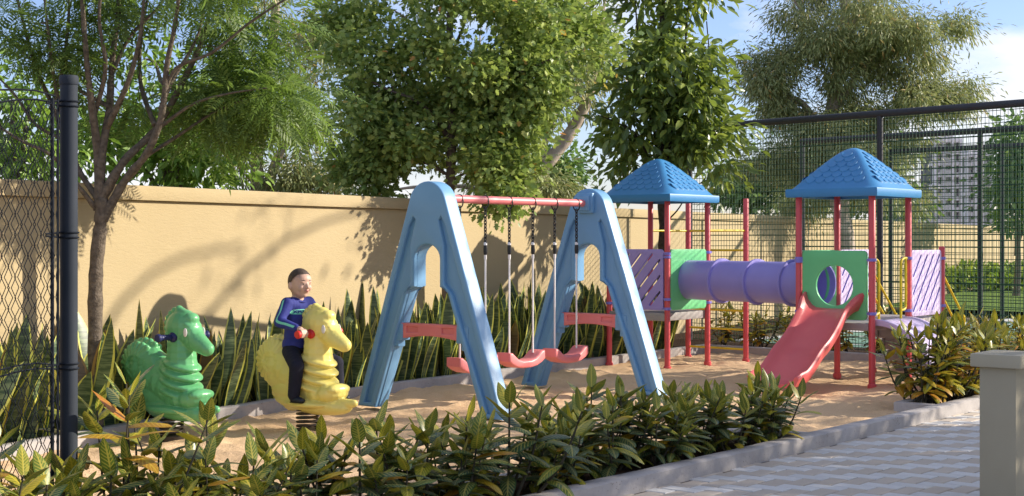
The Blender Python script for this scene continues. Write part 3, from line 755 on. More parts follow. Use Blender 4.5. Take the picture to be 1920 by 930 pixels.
# ------------------------------------------------------------------ leaves and trees
def tmpl(kind):
    if kind == 'lance':   # slender willow-like leaf along +x
        return [(0, 0, 0), (.35, .09, .02), (.7, .07, -.04), (1, 0, -.16), (.7, -.07, -.04), (.35, -.09, .02)], [(0, 1, 5), (1, 2, 4, 5), (2, 3, 4)]
    if kind == 'ovate':
        return [(0, 0, 0), (.3, .19, .05), (.65, .17, .02), (1, 0, -.14), (.65, -.17, .02), (.3, -.19, .05), (.3, 0, -.02), (.65, 0, -.05)], [(0, 1, 6), (1, 2, 7, 6), (2, 3, 7), (0, 6, 5), (6, 7, 4, 5), (7, 3, 4)]
    if kind == 'lobed':
        out = [(0, 0, 0), (.12, .30, .03), (.30, .22, .01), (.52, .50, .04), (.58, .20, 0), (.75, .26, .0), (1, 0, -.08), (.75, -.26, 0), (.58, -.20, 0), (.52, -.50, .04), (.30, -.22, .01), (.12, -.30, .03), (.45, 0, -.03)]
        return out, [(12, i, i+1) for i in range(11)] + [(12, 11, 0)]
    if kind == 'small':
        return [(0, 0, 0), (.45, .24, .04), (1, 0, -.1), (.45, -.24, .04)], [(0, 1, 3), (1, 2, 3)]
    if kind == 'frond':   # a feather of narrow leaflets
        v = []; f = []; n = 7
        for i in range(n):
            x = .12+.8*i/n; z = -.28*x*x
            L = .30*(1-.45*abs(i/n-.35))
            for s in (1, -1):
                b = len(v); w = .042
                v += [(x, 0, z), (x+L*.35-w*.2, s*L*.55+w*.6, z-.01), (x+L*.62, s*L, z-.07), (x+L*.35+w, s*L*.45-w*.5*0, z-.02)]; f += [(b, b+1, b+2, b+3)]
        b = len(v); v += [(.92, .0, -.24), (1.05, .03, -.30), (1.25, 0, -.40), (1.05, -.03, -.30)]; f.append((b, b+1, b+2, b+3))
        b = len(v); v += [(0, .008, 0), (.95, .004, -.25), (.95, -.004, -.25), (0, -.008, 0)]; f.append((b, b+1, b+2, b+3))
        return v, f
def leaves(name, kind, pos, dirs, ups, size, mat, parent=None, loc=(0, 0, 0)):
    tv, tf = tmpl(kind); tv = np.array(tv, float); n = len(pos); k = len(tv)
    x = dirs/np.linalg.norm(dirs, axis=1, keepdims=True)
    y = np.cross(ups, x); y /= np.maximum(np.linalg.norm(y, axis=1, keepdims=True), 1e-6); z = np.cross(x, y)
    V = pos[:, None, :] + size[:, None, None]*(tv[None, :, 0:1]*x[:, None, :] + tv[None, :, 1:2]*y[:, None, :] + tv[None, :, 2:3]*z[:, None, :])
    V = V.reshape(-1, 3) - np.array(loc)
    fl_ = np.concatenate([np.array(f) for f in tf]); tot = np.array([len(f) for f in tf])
    idx = (fl_[None, :] + (np.arange(n)*k)[:, None]).reshape(-1); totals = np.tile(tot, n)
    me = bpy.data.meshes.new(name); me.vertices.add(len(V)); me.vertices.foreach_set('co', V.astype(np.float32).ravel())
    me.loops.add(len(idx)); me.loops.foreach_set('vertex_index', idx.astype(np.int32))
    me.polygons.add(len(totals)); st = np.concatenate([[0], np.cumsum(totals)[:-1]])
    me.polygons.foreach_set('loop_start', st.astype(np.int32)); me.polygons.foreach_set('loop_total', totals.astype(np.int32))
    me.update(calc_edges=True); me.materials.append(mat); return link(name, me, parent)

def tree(name, label, cat, base, limbs, blobs, kind, mat, bark, lsize, per, spread=.22, droop=.3, twig=.006, gap=.38, gscale=1.1, flat=.0, seed=1, group=None, leafname='foliage', clump=9, avoid=None):
    """limbs: (points, r0, r1); blobs: (centre, radii, clusters). Twigs grow from the nearest wood to every leaf cluster."""
    rng = np.random.default_rng(seed); base = Vector(base)
    t = thing(name, label, cat, base, 0, group)
    tr = MB(); lm = MB(); skel = []; first = True
    for pts, r0, r1 in limbs:
        pts = [Vector(p)-base for p in pts]
        for p in pts[1:-1]:
            p += Vector(rng.normal(0, .003 if first else .012, 3))
        sp = spline(pts, 6); n = len(sp)
        rad = [max(.003, r0+(r1-r0)*(i/(n-1))**.8)*(1+.06*rng.normal()) for i in range(n)]
        if first: rad[0] *= 1.25
        (tr if first else lm).tube(sp, rad, 12 if first else 8)
        skel += [(tuple(p), r) for p, r in zip(sp[int(n*.25):] if not first else sp[int(n*.5):], rad[int(n*.25):] if not first else rad[int(n*.5):])]
        first = False
    cs = []
    for c, r, n in blobs:
        c = np.array(Vector(c)-base); r = np.array(r); off = rng.uniform(0, 50, 3)
        k = max(1, int(round(n/clump))); sub = []
        for _ in range(k):
            for _t in range(12):
                d = rng.normal(0, 1, 3); d /= np.linalg.norm(d); p = c + r*d*rng.uniform(.05, 1)**(1/2.2)*.92
                if all(np.sum(((p-q)/r)**2) > .30/max(1, k**.667)*1.2 for q in sub): break
            sub.append(p)
        sr = r.mean()*min(.8, .62/max(1, k**.36))
        for q in sub:
            m = max(1, int(rng.normal(clump, clump*.25)))
            for _ in range(m):
                p = q + np.clip(rng.normal(0, .55, 3), -1.1, 1.1)*sr*np.array([1, 1, .72])
                if avoid and avoid[0] < p[0] < avoid[1] and avoid[2] < p[2] < avoid[3] and p[1] < .12: continue
                cs.append(p)
    cs = np.array(cs); SK = np.array([s[0] for s in skel]); SR = np.array([s[1] for s in skel])
    order = np.argsort([np.min(np.sum((SK-c)**2, 1)) for c in cs])
    P_, D_, U_, S_ = [], [], [], []
    for oi in order:
        c = cs[oi]; d2 = np.sum((SK-c)**2, 1) + np.maximum(0, SK[:, 2]-c[2])**2*1.5
        j = int(np.argmin(d2)); s = SK[j]; r0 = min(SR[j]*.6, twig*(1+1.5*math.sqrt(d2[j])))
        L = math.sqrt(np.sum((s-c)**2)); mid = (s+c)/2 + rng.normal(0, .10*L, 3) + np.array([0, 0, .10*L])
        pts = spline([Vector(s), Vector(mid), Vector(c)], 3)
        lm.tube(pts, [r0*(1-.75*i/(len(pts)-1)) for i in range(len(pts))], 5 if L > .3 else 4, cap=False)
        SK = np.vstack([SK, [mid, np.array(pts[-2])]]); SR = np.append(SR, [r0*.7, r0*.4])
        axis = (c-mid); axis /= max(1e-6, np.linalg.norm(axis)); m = max(2, int(per*rng.uniform(.6, 1.4)))
        sp_ = spread*rng.uniform(.6, 1.3)
        off = rng.normal(0, 1, (m, 3))*sp_*np.array([1, 1, .7]); pos = c + off
        dr = off/max(sp_, 1e-6)*.55 + axis*.5 + rng.normal(0, .35, (m, 3)); dr[:, 2] -= droop + .3*rng.random(m)
        up = rng.normal(0, .45+flat, (m, 3)) + np.array([0, 0, 1.0])
        P_.append(pos); D_.append(dr); U_.append(up); S_.append(lsize*rng.uniform(.65, 1.25, m))
    P_ = np.vstack(P_)+np.array(base); D_ = np.vstack(D_); U_ = np.vstack(U_); S_ = np.concatenate(S_)
    tr.build('trunk', bark, t, smooth=60); lm.build('limbs', bark, t, smooth=60, weld=False)
    leaves(leafname, kind, P_, D_, U_, S_, mat, t, base)
    return t
def R3(px, py, Y, *d): return [P(px, py, Y)] 
def B(px, py, Y, rx, rz, ry, n): s = Y/F; return (P(px, py, Y), (rx*s, ry, rz*s), n)
def LM(Y, *pts): return [P(a, b, Y+(c[0] if c else 0)) for a, b, *c in pts]

Y = 10.75
tree('feathery_tree', 'feathery leaved tree with many forking limbs behind the chain link fence post', 'tree', P(181, 816, Y),
     [(LM(Y, (181, 824), (179, 720), (179, 600), (182, 500), (186, 420), (190, 372)), .060, .05),
      (LM(Y, (193, 412), (235, 342), (272, 285, -.1), (300, 212, -.15), (311, 120, -.2), (330, 40, -.25), (342, -60, -.3)), .040, .014),
      (LM(Y, (191, 372), (238, 305), (290, 240, .15), (345, 150, .25), (386, 60, .3), (402, -40, .35)), .040, .014),
      (LM(Y, (188, 385), (190, 290), (201, 205), (213, 110, .1), (221, 10, .15), (226, -80, .2)), .042, .014),
      (LM(Y, (186, 380), (176, 280), (168, 175, -.15), (158, 80, -.25), (150, -60, -.3)), .042, .014),
      (LM(Y, (304, 190, -.15), (330, 128, -.2), (400, 92, -.3), (470, 46, -.35), (545, -8, -.4)), .018, .007),
      (LM(Y, (183, 372), (142, 310, .1), (98, 215, .2), (62, 110, .2), (28, -20, .2)), .026, .010),
      (LM(Y, (180, 392), (146, 348, -.1), (92, 290, -.2), (40, 262, -.25), (-20, 225, -.3)), .022, .009),
      (LM(Y, (150, 330, .1), (108, 190, .0), (92, 60, -.1), (80, -50, -.1)), .022, .008),
      (LM(Y, (262, 300), (330, 255, .1), (410, 205, .2), (490, 178, .2)), .018, .006),
      (LM(Y, (205, 200), (150, 165, .2), (70, 118, .3), (0, 60, .3)), .018, .007),
      (LM(Y, (290, 235), (262, 150, .3), (268, 60, .4), (285, -40, .4)), .022, .008),
      (LM(Y, (200, 240), (238, 150, -.2), (262, 60, -.3), (272, -40, -.3)), .026, .010),
      (LM(Y, (214, 130), (250, 70, .1), (300, 10, .1), (330, -50, .1)), .018, .008),
      (LM(Y, (172, 230), (190, 130, -.2), (188, 40, -.25), (192, -50, -.25)), .022, .010),
      (LM(Y, (286, 250), (350, 200, -.1), (420, 178, -.15), (500, 165, -.15)), .016, .005),
      (LM(Y, (300, 205, -.15), (322, 150, -.05), (372, 62, .05), (386, -30, .1)), .020, .008),
      (LM(Y, (120, 262, .15), (70, 232, .1), (20, 172, .1), (-30, 120, .1)), .016, .006),
      (LM(Y, (95, 205, .2), (118, 120, .1), (128, 20, .1), (126, -50, .1)), .018, .008)],
     [B(445, 165, Y+.45, 150, 95, .5, 190), B(330, 225, Y+.35, 100, 40, .4, 26), B(520, 190, Y+.1, 70, 60, .45, 45), B(75, 110, Y, 90, 60, .6, 42), B(30, 250, Y-.1, 60, 35, .4, 10),
      B(300, 20, Y+.45, 190, 45, .5, 70), B(450, 15, Y, 130, 55, .7, 50), B(300, -90, Y, 280, 60, .9, 70), B(200, 150, Y+.4, 90, 90, .25, 22), B(10, 20, Y, 60, 40, .4, 14)],
     'frond', M['leafpinnate'], M['barkbrown'], .25, 4, .09, .10, .0055, .40, 1.2, .0, 3, leafname='feathery_foliage')

Y = 15.6
tree('maple_tree', 'broad tree with lobed sunlit leaves rising behind the swing', 'tree', P(840, 705, Y),
     [(LM(Y, (840, 706), (839, 600), (841, 480), (843, 380), (846, 260), (843, 130), (846, 0), (850, -90)), .085, .03),
      (LM(Y, (842, 262), (815, 222), (775, 188, -.2), (735, 170, -.3), (690, 150, -.4)), .032, .008),
      (LM(Y, (846, 150), (820, 90), (785, 50, -.2), (740, 20, -.2)), .028, .008),
      (LM(Y, (846, 240), (880, 190), (915, 160, -.2), (985, 130, -.3), (1060, 100, -.3)), .028, .008),
      (LM(Y, (844, 340), (880, 320), (925, 320, -.25), (960, 330, -.4)), .02, .006),
      (LM(Y, (842, 330), (800, 310), (740, 305, .2), (680, 300, .3)), .022, .006),
      (LM(Y, (846, 100), (870, 40), (880, -40)), .02, .008)],
     [B(850, 90, Y, 250, 140, 1.2, 430), B(720, 225, Y, 125, 110, .8, 215), B(960, 190, Y, 135, 115, .9, 240), B(1060, 60, Y, 100, 75, .8, 120), B(930, 320, Y-.3, 60, 50, .45, 60), B(925, 378, Y-.45, 20, 14, .1, 9), B(670, 60, Y+.2, 90, 90, .8, 100), B(850, -70, Y, 300, 60, 1.3, 180), B(690, 318, Y, 75, 40, .5, 90), B(960, 285, Y, 80, 55, .6, 110), B(790, 300, Y, 90, 55, .6, 100)],
     'lobed', M['leafmaple'], M['barkgrey'], .072, 23, .12, .1, .006, .43, 1.5, .25, 5, clump=13, avoid=(-.10, .16, 1.5, 3.0))

Y = 18.9
tree('glossy_tree', 'upright dark tree with drooping glossy leaves behind the first tower roof', 'tree', P(1243, 665, Y),
     [(LM(Y, (1243, 668), (1242, 560), (1244, 440), (1240, 340), (1236, 240), (1238, 140), (1242, 20), (1246, -90)), .085, .03),
      (LM(Y, (1242, 330), (1262, 250), (1276, 140, -.2), (1290, 20, -.3)), .03, .009),
      (LM(Y, (1240, 345), (1198, 262), (1168, 232, -.2), (1120, 215, -.3)), .02, .006),
      (LM(Y, (1240, 300), (1215, 190), (1196, 80, .2), (1190, -20, .2)), .026, .008),
      (LM(Y, (1243, 380), (1272, 330), (1310, 250), (1330, 150), (1325, 40)), .026, .007),
      (LM(Y, (1244, 420), (1268, 395), (1300, 350, -.2), (1350, 330, -.3)), .013, .005)],
     [B(1245, 130, Y, 120, 150, .85, 330), B(1245, -30, Y, 105, 90, .8, 150), B(1160, 235, Y-.1, 55, 45, .4, 40), B(1315, 210, Y-.1, 60, 110, .5, 100), B(1245, 265, Y, 95, 70, .6, 90), B(1345, 335, Y-.3, 26, 26, .2, 9), B(1180, 305, Y-.1, 45, 26, .3, 16), B(1290, 300, Y, 45, 36, .3, 20)],
     'ovate', M['leafdark'], M['barkdark'], .175, 8, .15, .35, .007, .36, 1.2, .3, 8)

Y = 24
tree('gum_tree', 'pale barked gum tree leaning right behind the swing bar', 'tree', P(955, 600, Y),
     [(LM(Y, (955, 640), (958, 480), (975, 400), (1010, 330), (1060, 262), (1095, 205), (1110, 165)), .19, .07),
      (LM(Y, (1000, 345), (1030, 240), (1050, 200, .2), (1098, 180, .3), (1125, 150, .4)), .07, .02),
      (LM(Y, (985, 385), (950, 340), (930, 290), (918, 200), (900, 90)), .10, .03),
      (LM(Y, (958, 470), (900, 360), (800, 350), (730, 356), (690, 362)), .05, .015),
      (LM(Y, (1095, 205), (1120, 120), (1130, 20), (1140, -60)), .05, .015)],
     [B(1010, 200, Y, 95, 110, 1.4, 150), B(1105, 100, Y, 65, 120, 1.3, 120), B(960, 330, Y, 85, 38, .9, 110), B(1010, 20, Y, 170, 90, 1.6, 160), B(880, 200, Y, 90, 120, 1.2, 90), B(1035, 345, Y-.2, 50, 30, .5, 50)],
     'lance', M['leafeuca'], M['barkpale'], .14, 26, .17, .5, .009, .44, 1.2, .3, 12)
Y = 22
tree('gum_tree', 'pale barked gum tree with two stems behind the wall, left of the lobed leaved tree', 'tree', P(490, 600, Y),
     [(LM(Y, (488, 620), (486, 480), (484, 380), (482, 290), (490, 200), (510, 90), (520, -40)), .15, .06),
      (LM(Y, (490, 420), (505, 335), (530, 275), (568, 235, -.3), (600, 190, -.4)), .10, .03),
      (LM(Y, (530, 275), (545, 245), (590, 232), (620, 240)), .03, .01),
      (LM(Y, (484, 280), (460, 190), (440, 100), (420, -20)), .06, .02)],
     [B(560, 190, Y, 100, 100, 1.0, 90), B(500, 60, Y, 140, 110, 1.2, 90), B(450, 240, Y, 60, 110, .8, 80), B(600, 330, Y, 80, 40, .7, 90), B(545, 335, Y, 70, 30, .7, 50), B(620, 60, Y, 90, 110, 1.0, 70)],
     'lance', M['leafeuca'], M['barkpale'], .135, 26, .16, .5, .009, .44, 1.2, .3, 14)
Y = 27
tree('gum_tree', 'huge olive leaved gum tree standing beyond the court fence, largest of the gums', 'tree', P(1590, 560, Y),
     [(LM(Y, (1590, 640), (1588, 500), (1575, 380), (1555, 260), (1570, 150), (1585, 40), (1590, -60)), .24, .08),
      (LM(Y, (1560, 290), (1515, 205), (1480, 180), (1440, 160), (1405, 130)), .09, .02),
      (LM(Y, (1570, 200), (1620, 130), (1690, 90), (1760, 70)), .08, .02),
      (LM(Y, (1580, 330), (1660, 240), (1740, 200), (1810, 175)), .08, .02),
      (LM(Y, (1565, 330), (1500, 300), (1440, 290)), .06, .02),
      (LM(Y, (1575, 100), (1520, 40), (1480, -10)), .06, .02),
      (LM(Y, (1583, 60), (1640, 0), (1680, -60)), .06, .02)],
     [B(1580, 50, Y, 150, 100, 1.6, 340), B(1460, 130, Y, 85, 75, 1.1, 160), B(1700, 95, Y, 110, 70, 1.2, 200), B(1560, 210, Y, 120, 80, 1.2, 290), B(1700, 210, Y, 120, 50, 1.1, 210), B(1600, 370, Y+1, 160, 40, 1.2, 130), B(1800, 178, Y, 50, 26, .6, 60), B(1600, 300, Y, 150, 65, 1.6, 300), B(1460, 300, Y, 75, 55, 1.0, 90), B(1590, -70, Y, 200, 60, 1.8, 160), B(1785, 70, Y, 28, 40, .5, 30)],
     'lance', M['leafeuca'], M['barkpale'], .12, 52, .19, .7, .012, .47, 1.9, .2, 17, clump=24)
def bushy(name, label, px, py0, Y, blobs, kind, mat, ls, per, seed, sp=.25, bark='barkgrey', group=None):
    cy = min(b[1] for b in blobs)
    tree(name, label, 'tree', P(px, py0, Y), [(LM(Y, (px, py0+10), (px+4, (py0+cy)/2+40), (px-6, cy+20)), .12, .03)] + [(LM(Y, (px, (py0+cy)/2+60), ((px+b[0])/2, b[1]+40), (b[0], b[1])), .05, .012) for b in blobs],
         [B(b[0], b[1], Y+b[4], b[2], b[3], b[5], b[6]) for b in blobs], kind, mat, M[bark], ls, per, sp, .3, .010, .36, 1.2, .3, seed, group)
bushy('leafy_tree', 'bright green small leaved tree behind the wall, showing under the feathery limbs', 330, 600, 19, [(250, 240, 70, 80, 0, .8, 80), (340, 300, 110, 50, -.3, .8, 140), (390, 200, 70, 90, .4, .9, 80), (170, 250, 60, 80, 0, .8, 60), (270, 110, 90, 60, 0, .9, 40)], 'ovate', M['leafbright'], .15, 10, 21)
bushy('leafy_tree', 'green tree at the far left edge behind the chain link mesh', 30, 600, 17, [(20, 280, 80, 55, 0, .8, 70), (60, 190, 50, 50, 0, .6, 25), (-60, 170, 70, 110, 0, .9, 60), (100, 315, 50, 30, 0, .6, 40)], 'ovate', M['leafbright'], .16, 10, 22)
bushy('leafy_tree', 'dense emerald green tree peeping out right of the pale gum trunk', 1050, 600, 30, [(1045, 320, 36, 55, 0, .9, 130), (1010, 330, 40, 36, 0, .8, 60)], 'small', M['leaffar'], .17, 14, 23)
bushy('leafy_tree', 'green bush like tree behind the wall and net, left of the slide tower', 1440, 560, 36, [(1440, 345, 60, 48, 0, 1.3, 150), (1380, 350, 40, 36, 0, 1.0, 60), (1520, 340, 50, 50, 0, 1.2, 110)], 'small', M['leaffar'], .22, 13, 25)
bushy('leafy_tree', 'green tree behind the net beside the pale high rise, on its left', 1660, 560, 42, [(1650, 330, 60, 70, 0, 1.6, 190), (1600, 360, 50, 40, 0, 1.2, 80), (1705, 395, 30, 18, 0, .8, 30)], 'small', M['leaffar'], .24, 13, 26)
bushy('leafy_tree', 'green tree at the right edge of the view, right of the pale high rise', 1905, 560, 38, [(1912, 280, 36, 60, 0, 1.2, 120), (1905, 370, 40, 50, 0, 1.2, 140), (1960, 330, 60, 110, 0, 1.5, 120)], 'small', M['leaffar'], .24, 13, 27)

# trees on the near side of the path, outside the view: they throw the dappled shade
def shade(label, x, y, blobs, seed, ls=.16, per=9, clump=9):
    tree('roadside_tree', label, 'tree', (x, y, 0), [([(x, y, -.1), (x, y, 1.5), (x+.1, y+.1, 3.2), (x, y, 5.0)], .11, .05)] + [([(x, y, 2.2), ((x+b[0][0])/2, (y+b[0][1])/2, b[0][2]-.4), b[0]], .05, .02) for b in blobs], blobs, 'ovate', M['leafbright'], M['barkgrey'], ls, per, .25, .3, .008, .36, 1.2, .3, seed, 'trees along the path', clump=clump)
shade('leafy roadside tree standing across the path', 9.5, 5.6, [((9.5, 5.6, 4.2), (1.6, 1.7, 1.7), 420), ((9.2, 7.2, 3.2), (1.3, 1.2, 1.2), 280)], 31)
shade('leafy roadside tree standing across the path', 9.8, 8.9, [((9.3, 11.5, 2.5), (.8, .75, 1.0), 230), ((9.0, 8.6, 2.2), (1.0, 1.8, .7), 260), ((8.6, 10.2, 1.9), (.8, 1.0, .55), 150), ((9.8, 8.9, 4.0), (1.6, 1.7, 1.6), 420), ((9.4, 9.6, 2.6), (1.2, 1.3, .9), 240), ((9.7, 10.6, 3.4), (1.4, .9, 1.5), 300)], 32)
shade('leafy roadside tree standing across the path', 10.2, 12.2, [((10.2, 12.0, 4.1), (1.4, 1.4, 1.5), 110), ((9.9, 13.4, 4.4), (1.0, 1.5, 1.5), 170), ((9.9, 14.9, 5.6), (1.0, 1.2, .7), 40), ((9.6, 15.3, 3.0), (1.0, 1.0, .8), 30), ((9.9, 15.1, 7.0), (.8, .7, .35), 12), ((9.9, 17.2, 6.9), (.8, .9, .4), 12)], 33, .13, 8, 4)

# high rises far behind
def highrise(label, px0, px1, py0, Y, floors, seed, cols):
    a, b = P(px0, py0, Y), P(px1, py0, Y); w = b.x-a.x; h = a.z; fh = h/floors
    t = thing('high_rise', label, 'building', (a.x, Y, 0))
    mb = MB().box((w/2, 9, h/2), (w*.94, 12, h)); mb.build('core', M['towerdark'], t)
    for k in range(floors+1):
        mb = MB(); z = k*fh
        ins = 0 if k % 2 else w*.06
        mb.box((w/2+ins*.3, 3.2-ins*.2, z), (w-ins, 4.5, fh*.40))
        mb.box((w/2-ins, 1.2, z+fh*.28), (w*.42, .3, fh*.36)); mb.build('balcony', M['tower'], t)
    for c in range(cols):
        mb = MB().box((w*(.06+.88*c/(cols-1)), 2.6, h/2), (w*.05, 5.5, h*1.01)); mb.build('column', M['tower'], t)
        if c < cols-1:
            mb = MB()
            mb.box((w*(.06+.88*(c+.5)/(cols-1)), 2.95, h/2), (w*.16, .3, h*.99)); mb.build('wall', M['tower'], t)
    mb = MB().box((w*.4, 7, h+fh*.4), (w*.4, 6, fh*.8)); mb.build('roof_block', M['tower'], t)
highrise('pale high rise with balconies, right of the slide tower, far beyond the court', 1752, 1806, 262, 420, 9, 1, 4)
highrise('shorter pale high rise set right behind the taller one, far beyond the court', 1812, 1862, 290, 480, 9, 2, 4)
highrise('low lilac grey block at the foot of the far high rises', 1690, 1760, 372, 380, 4, 3, 5)

# clipped hedge beyond the court
def hedge():
    a, b = Vector((11.5, 40.5, 0)), Vector((22, 47, 0)); rng = np.random.default_rng(40); n = 9000
    t_ = rng.random(n); d = np.array(b-a); nx = np.array([-d[1], d[0], 0])/np.linalg.norm(d)
    pos = np.array(a)+t_[:, None]*d+nx*rng.uniform(-.6, .6, n)[:, None]; pos[:, 2] = rng.random(n)**.6*(.62+.1*np.sin(t_*40))
    t = thing('hedge', 'low yellow green hedge along the foot of the wall beyond the court', 'hedge', a)
    leaves('foliage', 'ovate', pos, rng.normal(0, 1, (n, 3))+np.array([0, 0, .6]), rng.normal(0, .6, (n, 3))+np.array([0, 0, 1]), rng.uniform(.16, .30, n), M['leafhedge'], t, tuple(a))
    mb = MB(); 
    for i in range(22):
        p = (b-a)*((i+.5)/22); mb.tube([p+Vector((0, 0, -.1)), p+Vector((.05, 0, .25)), p+Vector((.0, .1, .5))], [.03, .02, .01], 6)
    mb.build('stems', M['stem'], t)
hedge()

# ------------------------------------------------------------------ bedding plants
def leaf_strip(mb, uvs, ages, base, dirv, side, L, Wd, curve, fold, age, n=6, tip=1.0, twist=0, wave=0):
    """one long leaf as a two-wide strip with uv; bends by 'curve' towards the ground"""
    p = Vector(base); d = Vector(dirv).normalized(); s = Vector(side).normalized(); b0 = len(mb.v); rows = []
    for i in range(n+1):
        t = i/n
        w = Wd*(math.sin(math.pi*min(1, (t*.93+.05))**.8)**.75 if tip == 1.0 else tip_profile(t))
        up = s.cross(d).normalized(); sw_ = s if not twist else (Matrix.Rotation(twist*t, 3, d) @ s); up = sw_.cross(d).normalized()
        wv = wave*math.sin(t*9)
        rows.append((p - sw_*w + up*(fold*w+wv), p.copy(), p + sw_*w + up*(fold*w-wv)))
        p = p + d*(L/n); d = (Matrix.Rotation(curve/n, 3, s) @ d).normalized()
    for i, r in enumerate(rows):
        for k, q in enumerate(r): mb.v.append(tuple(q)); uvs.append((k/2, i/n)); ages.append(age)
    for i in range(n):
        for k in range(2): mb.f.append((b0+i*3+k, b0+i*3+k+1, b0+(i+1)*3+k+1, b0+(i+1)*3+k)); mb.m.append(0)
def tip_profile(t): return (.62+.5*math.sin(math.pi*min(1, t*1.25+.08)*.62))*(1-max(0, (t-.62)/.38)**1.7) + .004
def leafobj(name, mb, uvs, ages, mat):
    me = bpy.data.meshes.new(name); me.from_pydata(mb.v, [], mb.f); me.update()
    ul = me.uv_layers.new(name='UVMap'); vi = np.empty(len(me.loops), np.int32); me.loops.foreach_get('vertex_index', vi)
    ul.data.foreach_set('uv', np.array(uvs, np.float32)[vi].ravel())
    at = me.attributes.new('age', 'FLOAT', 'POINT'); at.data.foreach_set('value', np.array(ages, np.float32))
    me.materials.append(mat); smoothrow(me); return me
def croton_proto(seed, hgt, nst, young=.5, leaf=.205, ymin=0):
    rd = random.Random(seed); mb = MB(); uvs = []; ages = []; st = MB()
    for s in range(nst):
        a = rd.uniform(0, 6.28); lean = rd.uniform(.15, .6) if s else .08; h = hgt*rd.uniform(.62, 1.0) if s else hgt
        b = Vector((rd.uniform(-.05, .05), rd.uniform(-.05, .05), -.02))
        top = b+Vector((math.cos(a)*lean*h, math.sin(a)*lean*h, h*.80))
        mid = b.lerp(top, .5)+Vector((math.cos(a)*lean*h*.12, math.sin(a)*lean*h*.12, -.02))
        sp = spline([b, mid, top], 6); st.tube(sp, [.009*(1-.55*i/(len(sp)-1)) for i in range(len(sp))], 6)
        nl = rd.randint(10, 14)
        for i in range(nl):
            t = i/(nl-1); f = .40+.60*t**.8; q = sp[min(len(sp)-1, int(f*(len(sp)-1)))]
            az = a+i*2.4+rd.uniform(-.3, .3); el = math.radians(2+ 68*t**2.2 + rd.uniform(-14, 14))
            d = Vector((math.cos(az)*math.cos(el), math.sin(az)*math.cos(el), math.sin(el)))
            side = Vector((-math.sin(az), math.cos(az), 0)); 
            L = leaf*(1-.34*t**3)*rd.uniform(.8, 1.15); 
            age = (rd.uniform(.0, .48) if rd.random() < .74 else rd.uniform(.58, .84)) if t < .72 else rd.uniform(.52, .82)
            if ymin and rd.random() < ymin: age = rd.uniform(.6, .9)
            if rd.random() < .09*young*2 and t < .7: age = rd.uniform(.87, 1.0)
            leaf_strip(mb, uvs, ages, q, d, side, L, L*rd.uniform(.165, .21), rd.uniform(.5, 1.25)*(1.15-.75*t), rd.uniform(.12, .4), age, 7, twist=rd.uniform(-.35, .35), wave=.002)
    return leafobj('leaves', mb, uvs, ages, M['croton']), st.mesh('stems', M['stem'], smooth=True, weld=False)
def snake_proto(seed, n=11):
    rd = random.Random(seed); mb = MB(); uvs = []; ages = []
    for i in range(n):
        a = rd.uniform(0, 6.28); r = rd.uniform(.0, .13); b = Vector((math.cos(a)*r, math.sin(a)*r, -.02))
        tilt = rd.uniform(.05, .46)*(1 if rd.random() < .8 else 1.5); az = a+rd.uniform(-.8, .8)
        d = Vector((math.cos(az)*math.sin(tilt), math.sin(az)*math.sin(tilt), math.cos(tilt)))
        sa = rd.uniform(0, 6.28); side = Vector((math.cos(sa), math.sin(sa), 0)); side = (side-d*side.dot(d)).normalized()
        L = rd.uniform(.55, .98)*(1 if rd.random() < .8 else .7)
        age = rd.uniform(0, .7) if rd.random() < .88 else rd.uniform(.82, 1)
        leaf_strip(mb, uvs, ages, b, d, side, L, rd.uniform(.052, .074), rd.uniform(-.35, .5), rd.uniform(.12, .35), age, 10, tip=0, twist=rd.uniform(-.55, .55))
    return leafobj('leaves', mb, uvs, ages, M['snake'])
def place_plant(name, label, cat, group, datas, loc, rz, sc):
    t = thing(name, label, cat, loc, rz, group); t.scale = (sc, sc, sc*random.uniform(.93, 1.07))
    for nm, d in datas: link(nm, d, t)
    return t
rd = random.Random(5)
CR = [croton_proto(100+i, .50+.045*(i % 3), 4+i % 2) for i in range(8)]
CRY = [croton_proto(140+i, .68+.05*(i % 2), 7, 2.0, .165, .42) for i in range(4)]
CRT = [croton_proto(160+i, .98+.05*i, 4, 2.4, .225, .12) for i in range(3)]
SN = [snake_proto(200+i, 10+i % 3) for i in range(7)]
def crot(u, v, sc, label, group, yel=False):
    l, s = rd.choice(CRT if yel == 2 else CRY if yel else CR)
    return place_plant('croton', label, 'plant', group, [('leaves', l), ('stems', s)], W(u, v, .045), rd.uniform(0, 6.28), sc)
u = -11.9; k = 0
GF = 'crotons in the long front bed'
while u < -4.25:
    v = (-1.36, -1.08, -1.22)[k % 3]+rd.uniform(-.04, .04)
    lab = 'yellow veined croton in the long front bed, among its look alike neighbours'
    crot(u, v, rd.uniform(.84, 1.16), lab, GF); u += rd.uniform(.13, .19); k += 1
crot(-4.38, -1.2, .9, 'last croton at the right end of the front bed, before the slide', GF)
for (u, v, s, lab) in ((-9.62, -1.0, 1.0, 'tallest croton of the front row, with orange leaves, before the green rider'), (-9.93, -1.15, .95, 'tall croton right beside the slate fence post'), (-9.42, -1.2, .84, 'croton in front of the green rider, lower than the orange leaved one')):
    crot(u, v, s, lab, GF, 2)
for (u, v, s_) in ((-10.3, -1.05, .8), (-10.62, -1.2, .85), (-10.95, -1.0, .8), (-10.45, -.7, .8)): crot(u, v, s_, 'croton growing behind the chain link mesh', GF, 2)
GR = 'sunlit crotons in the corner bed'
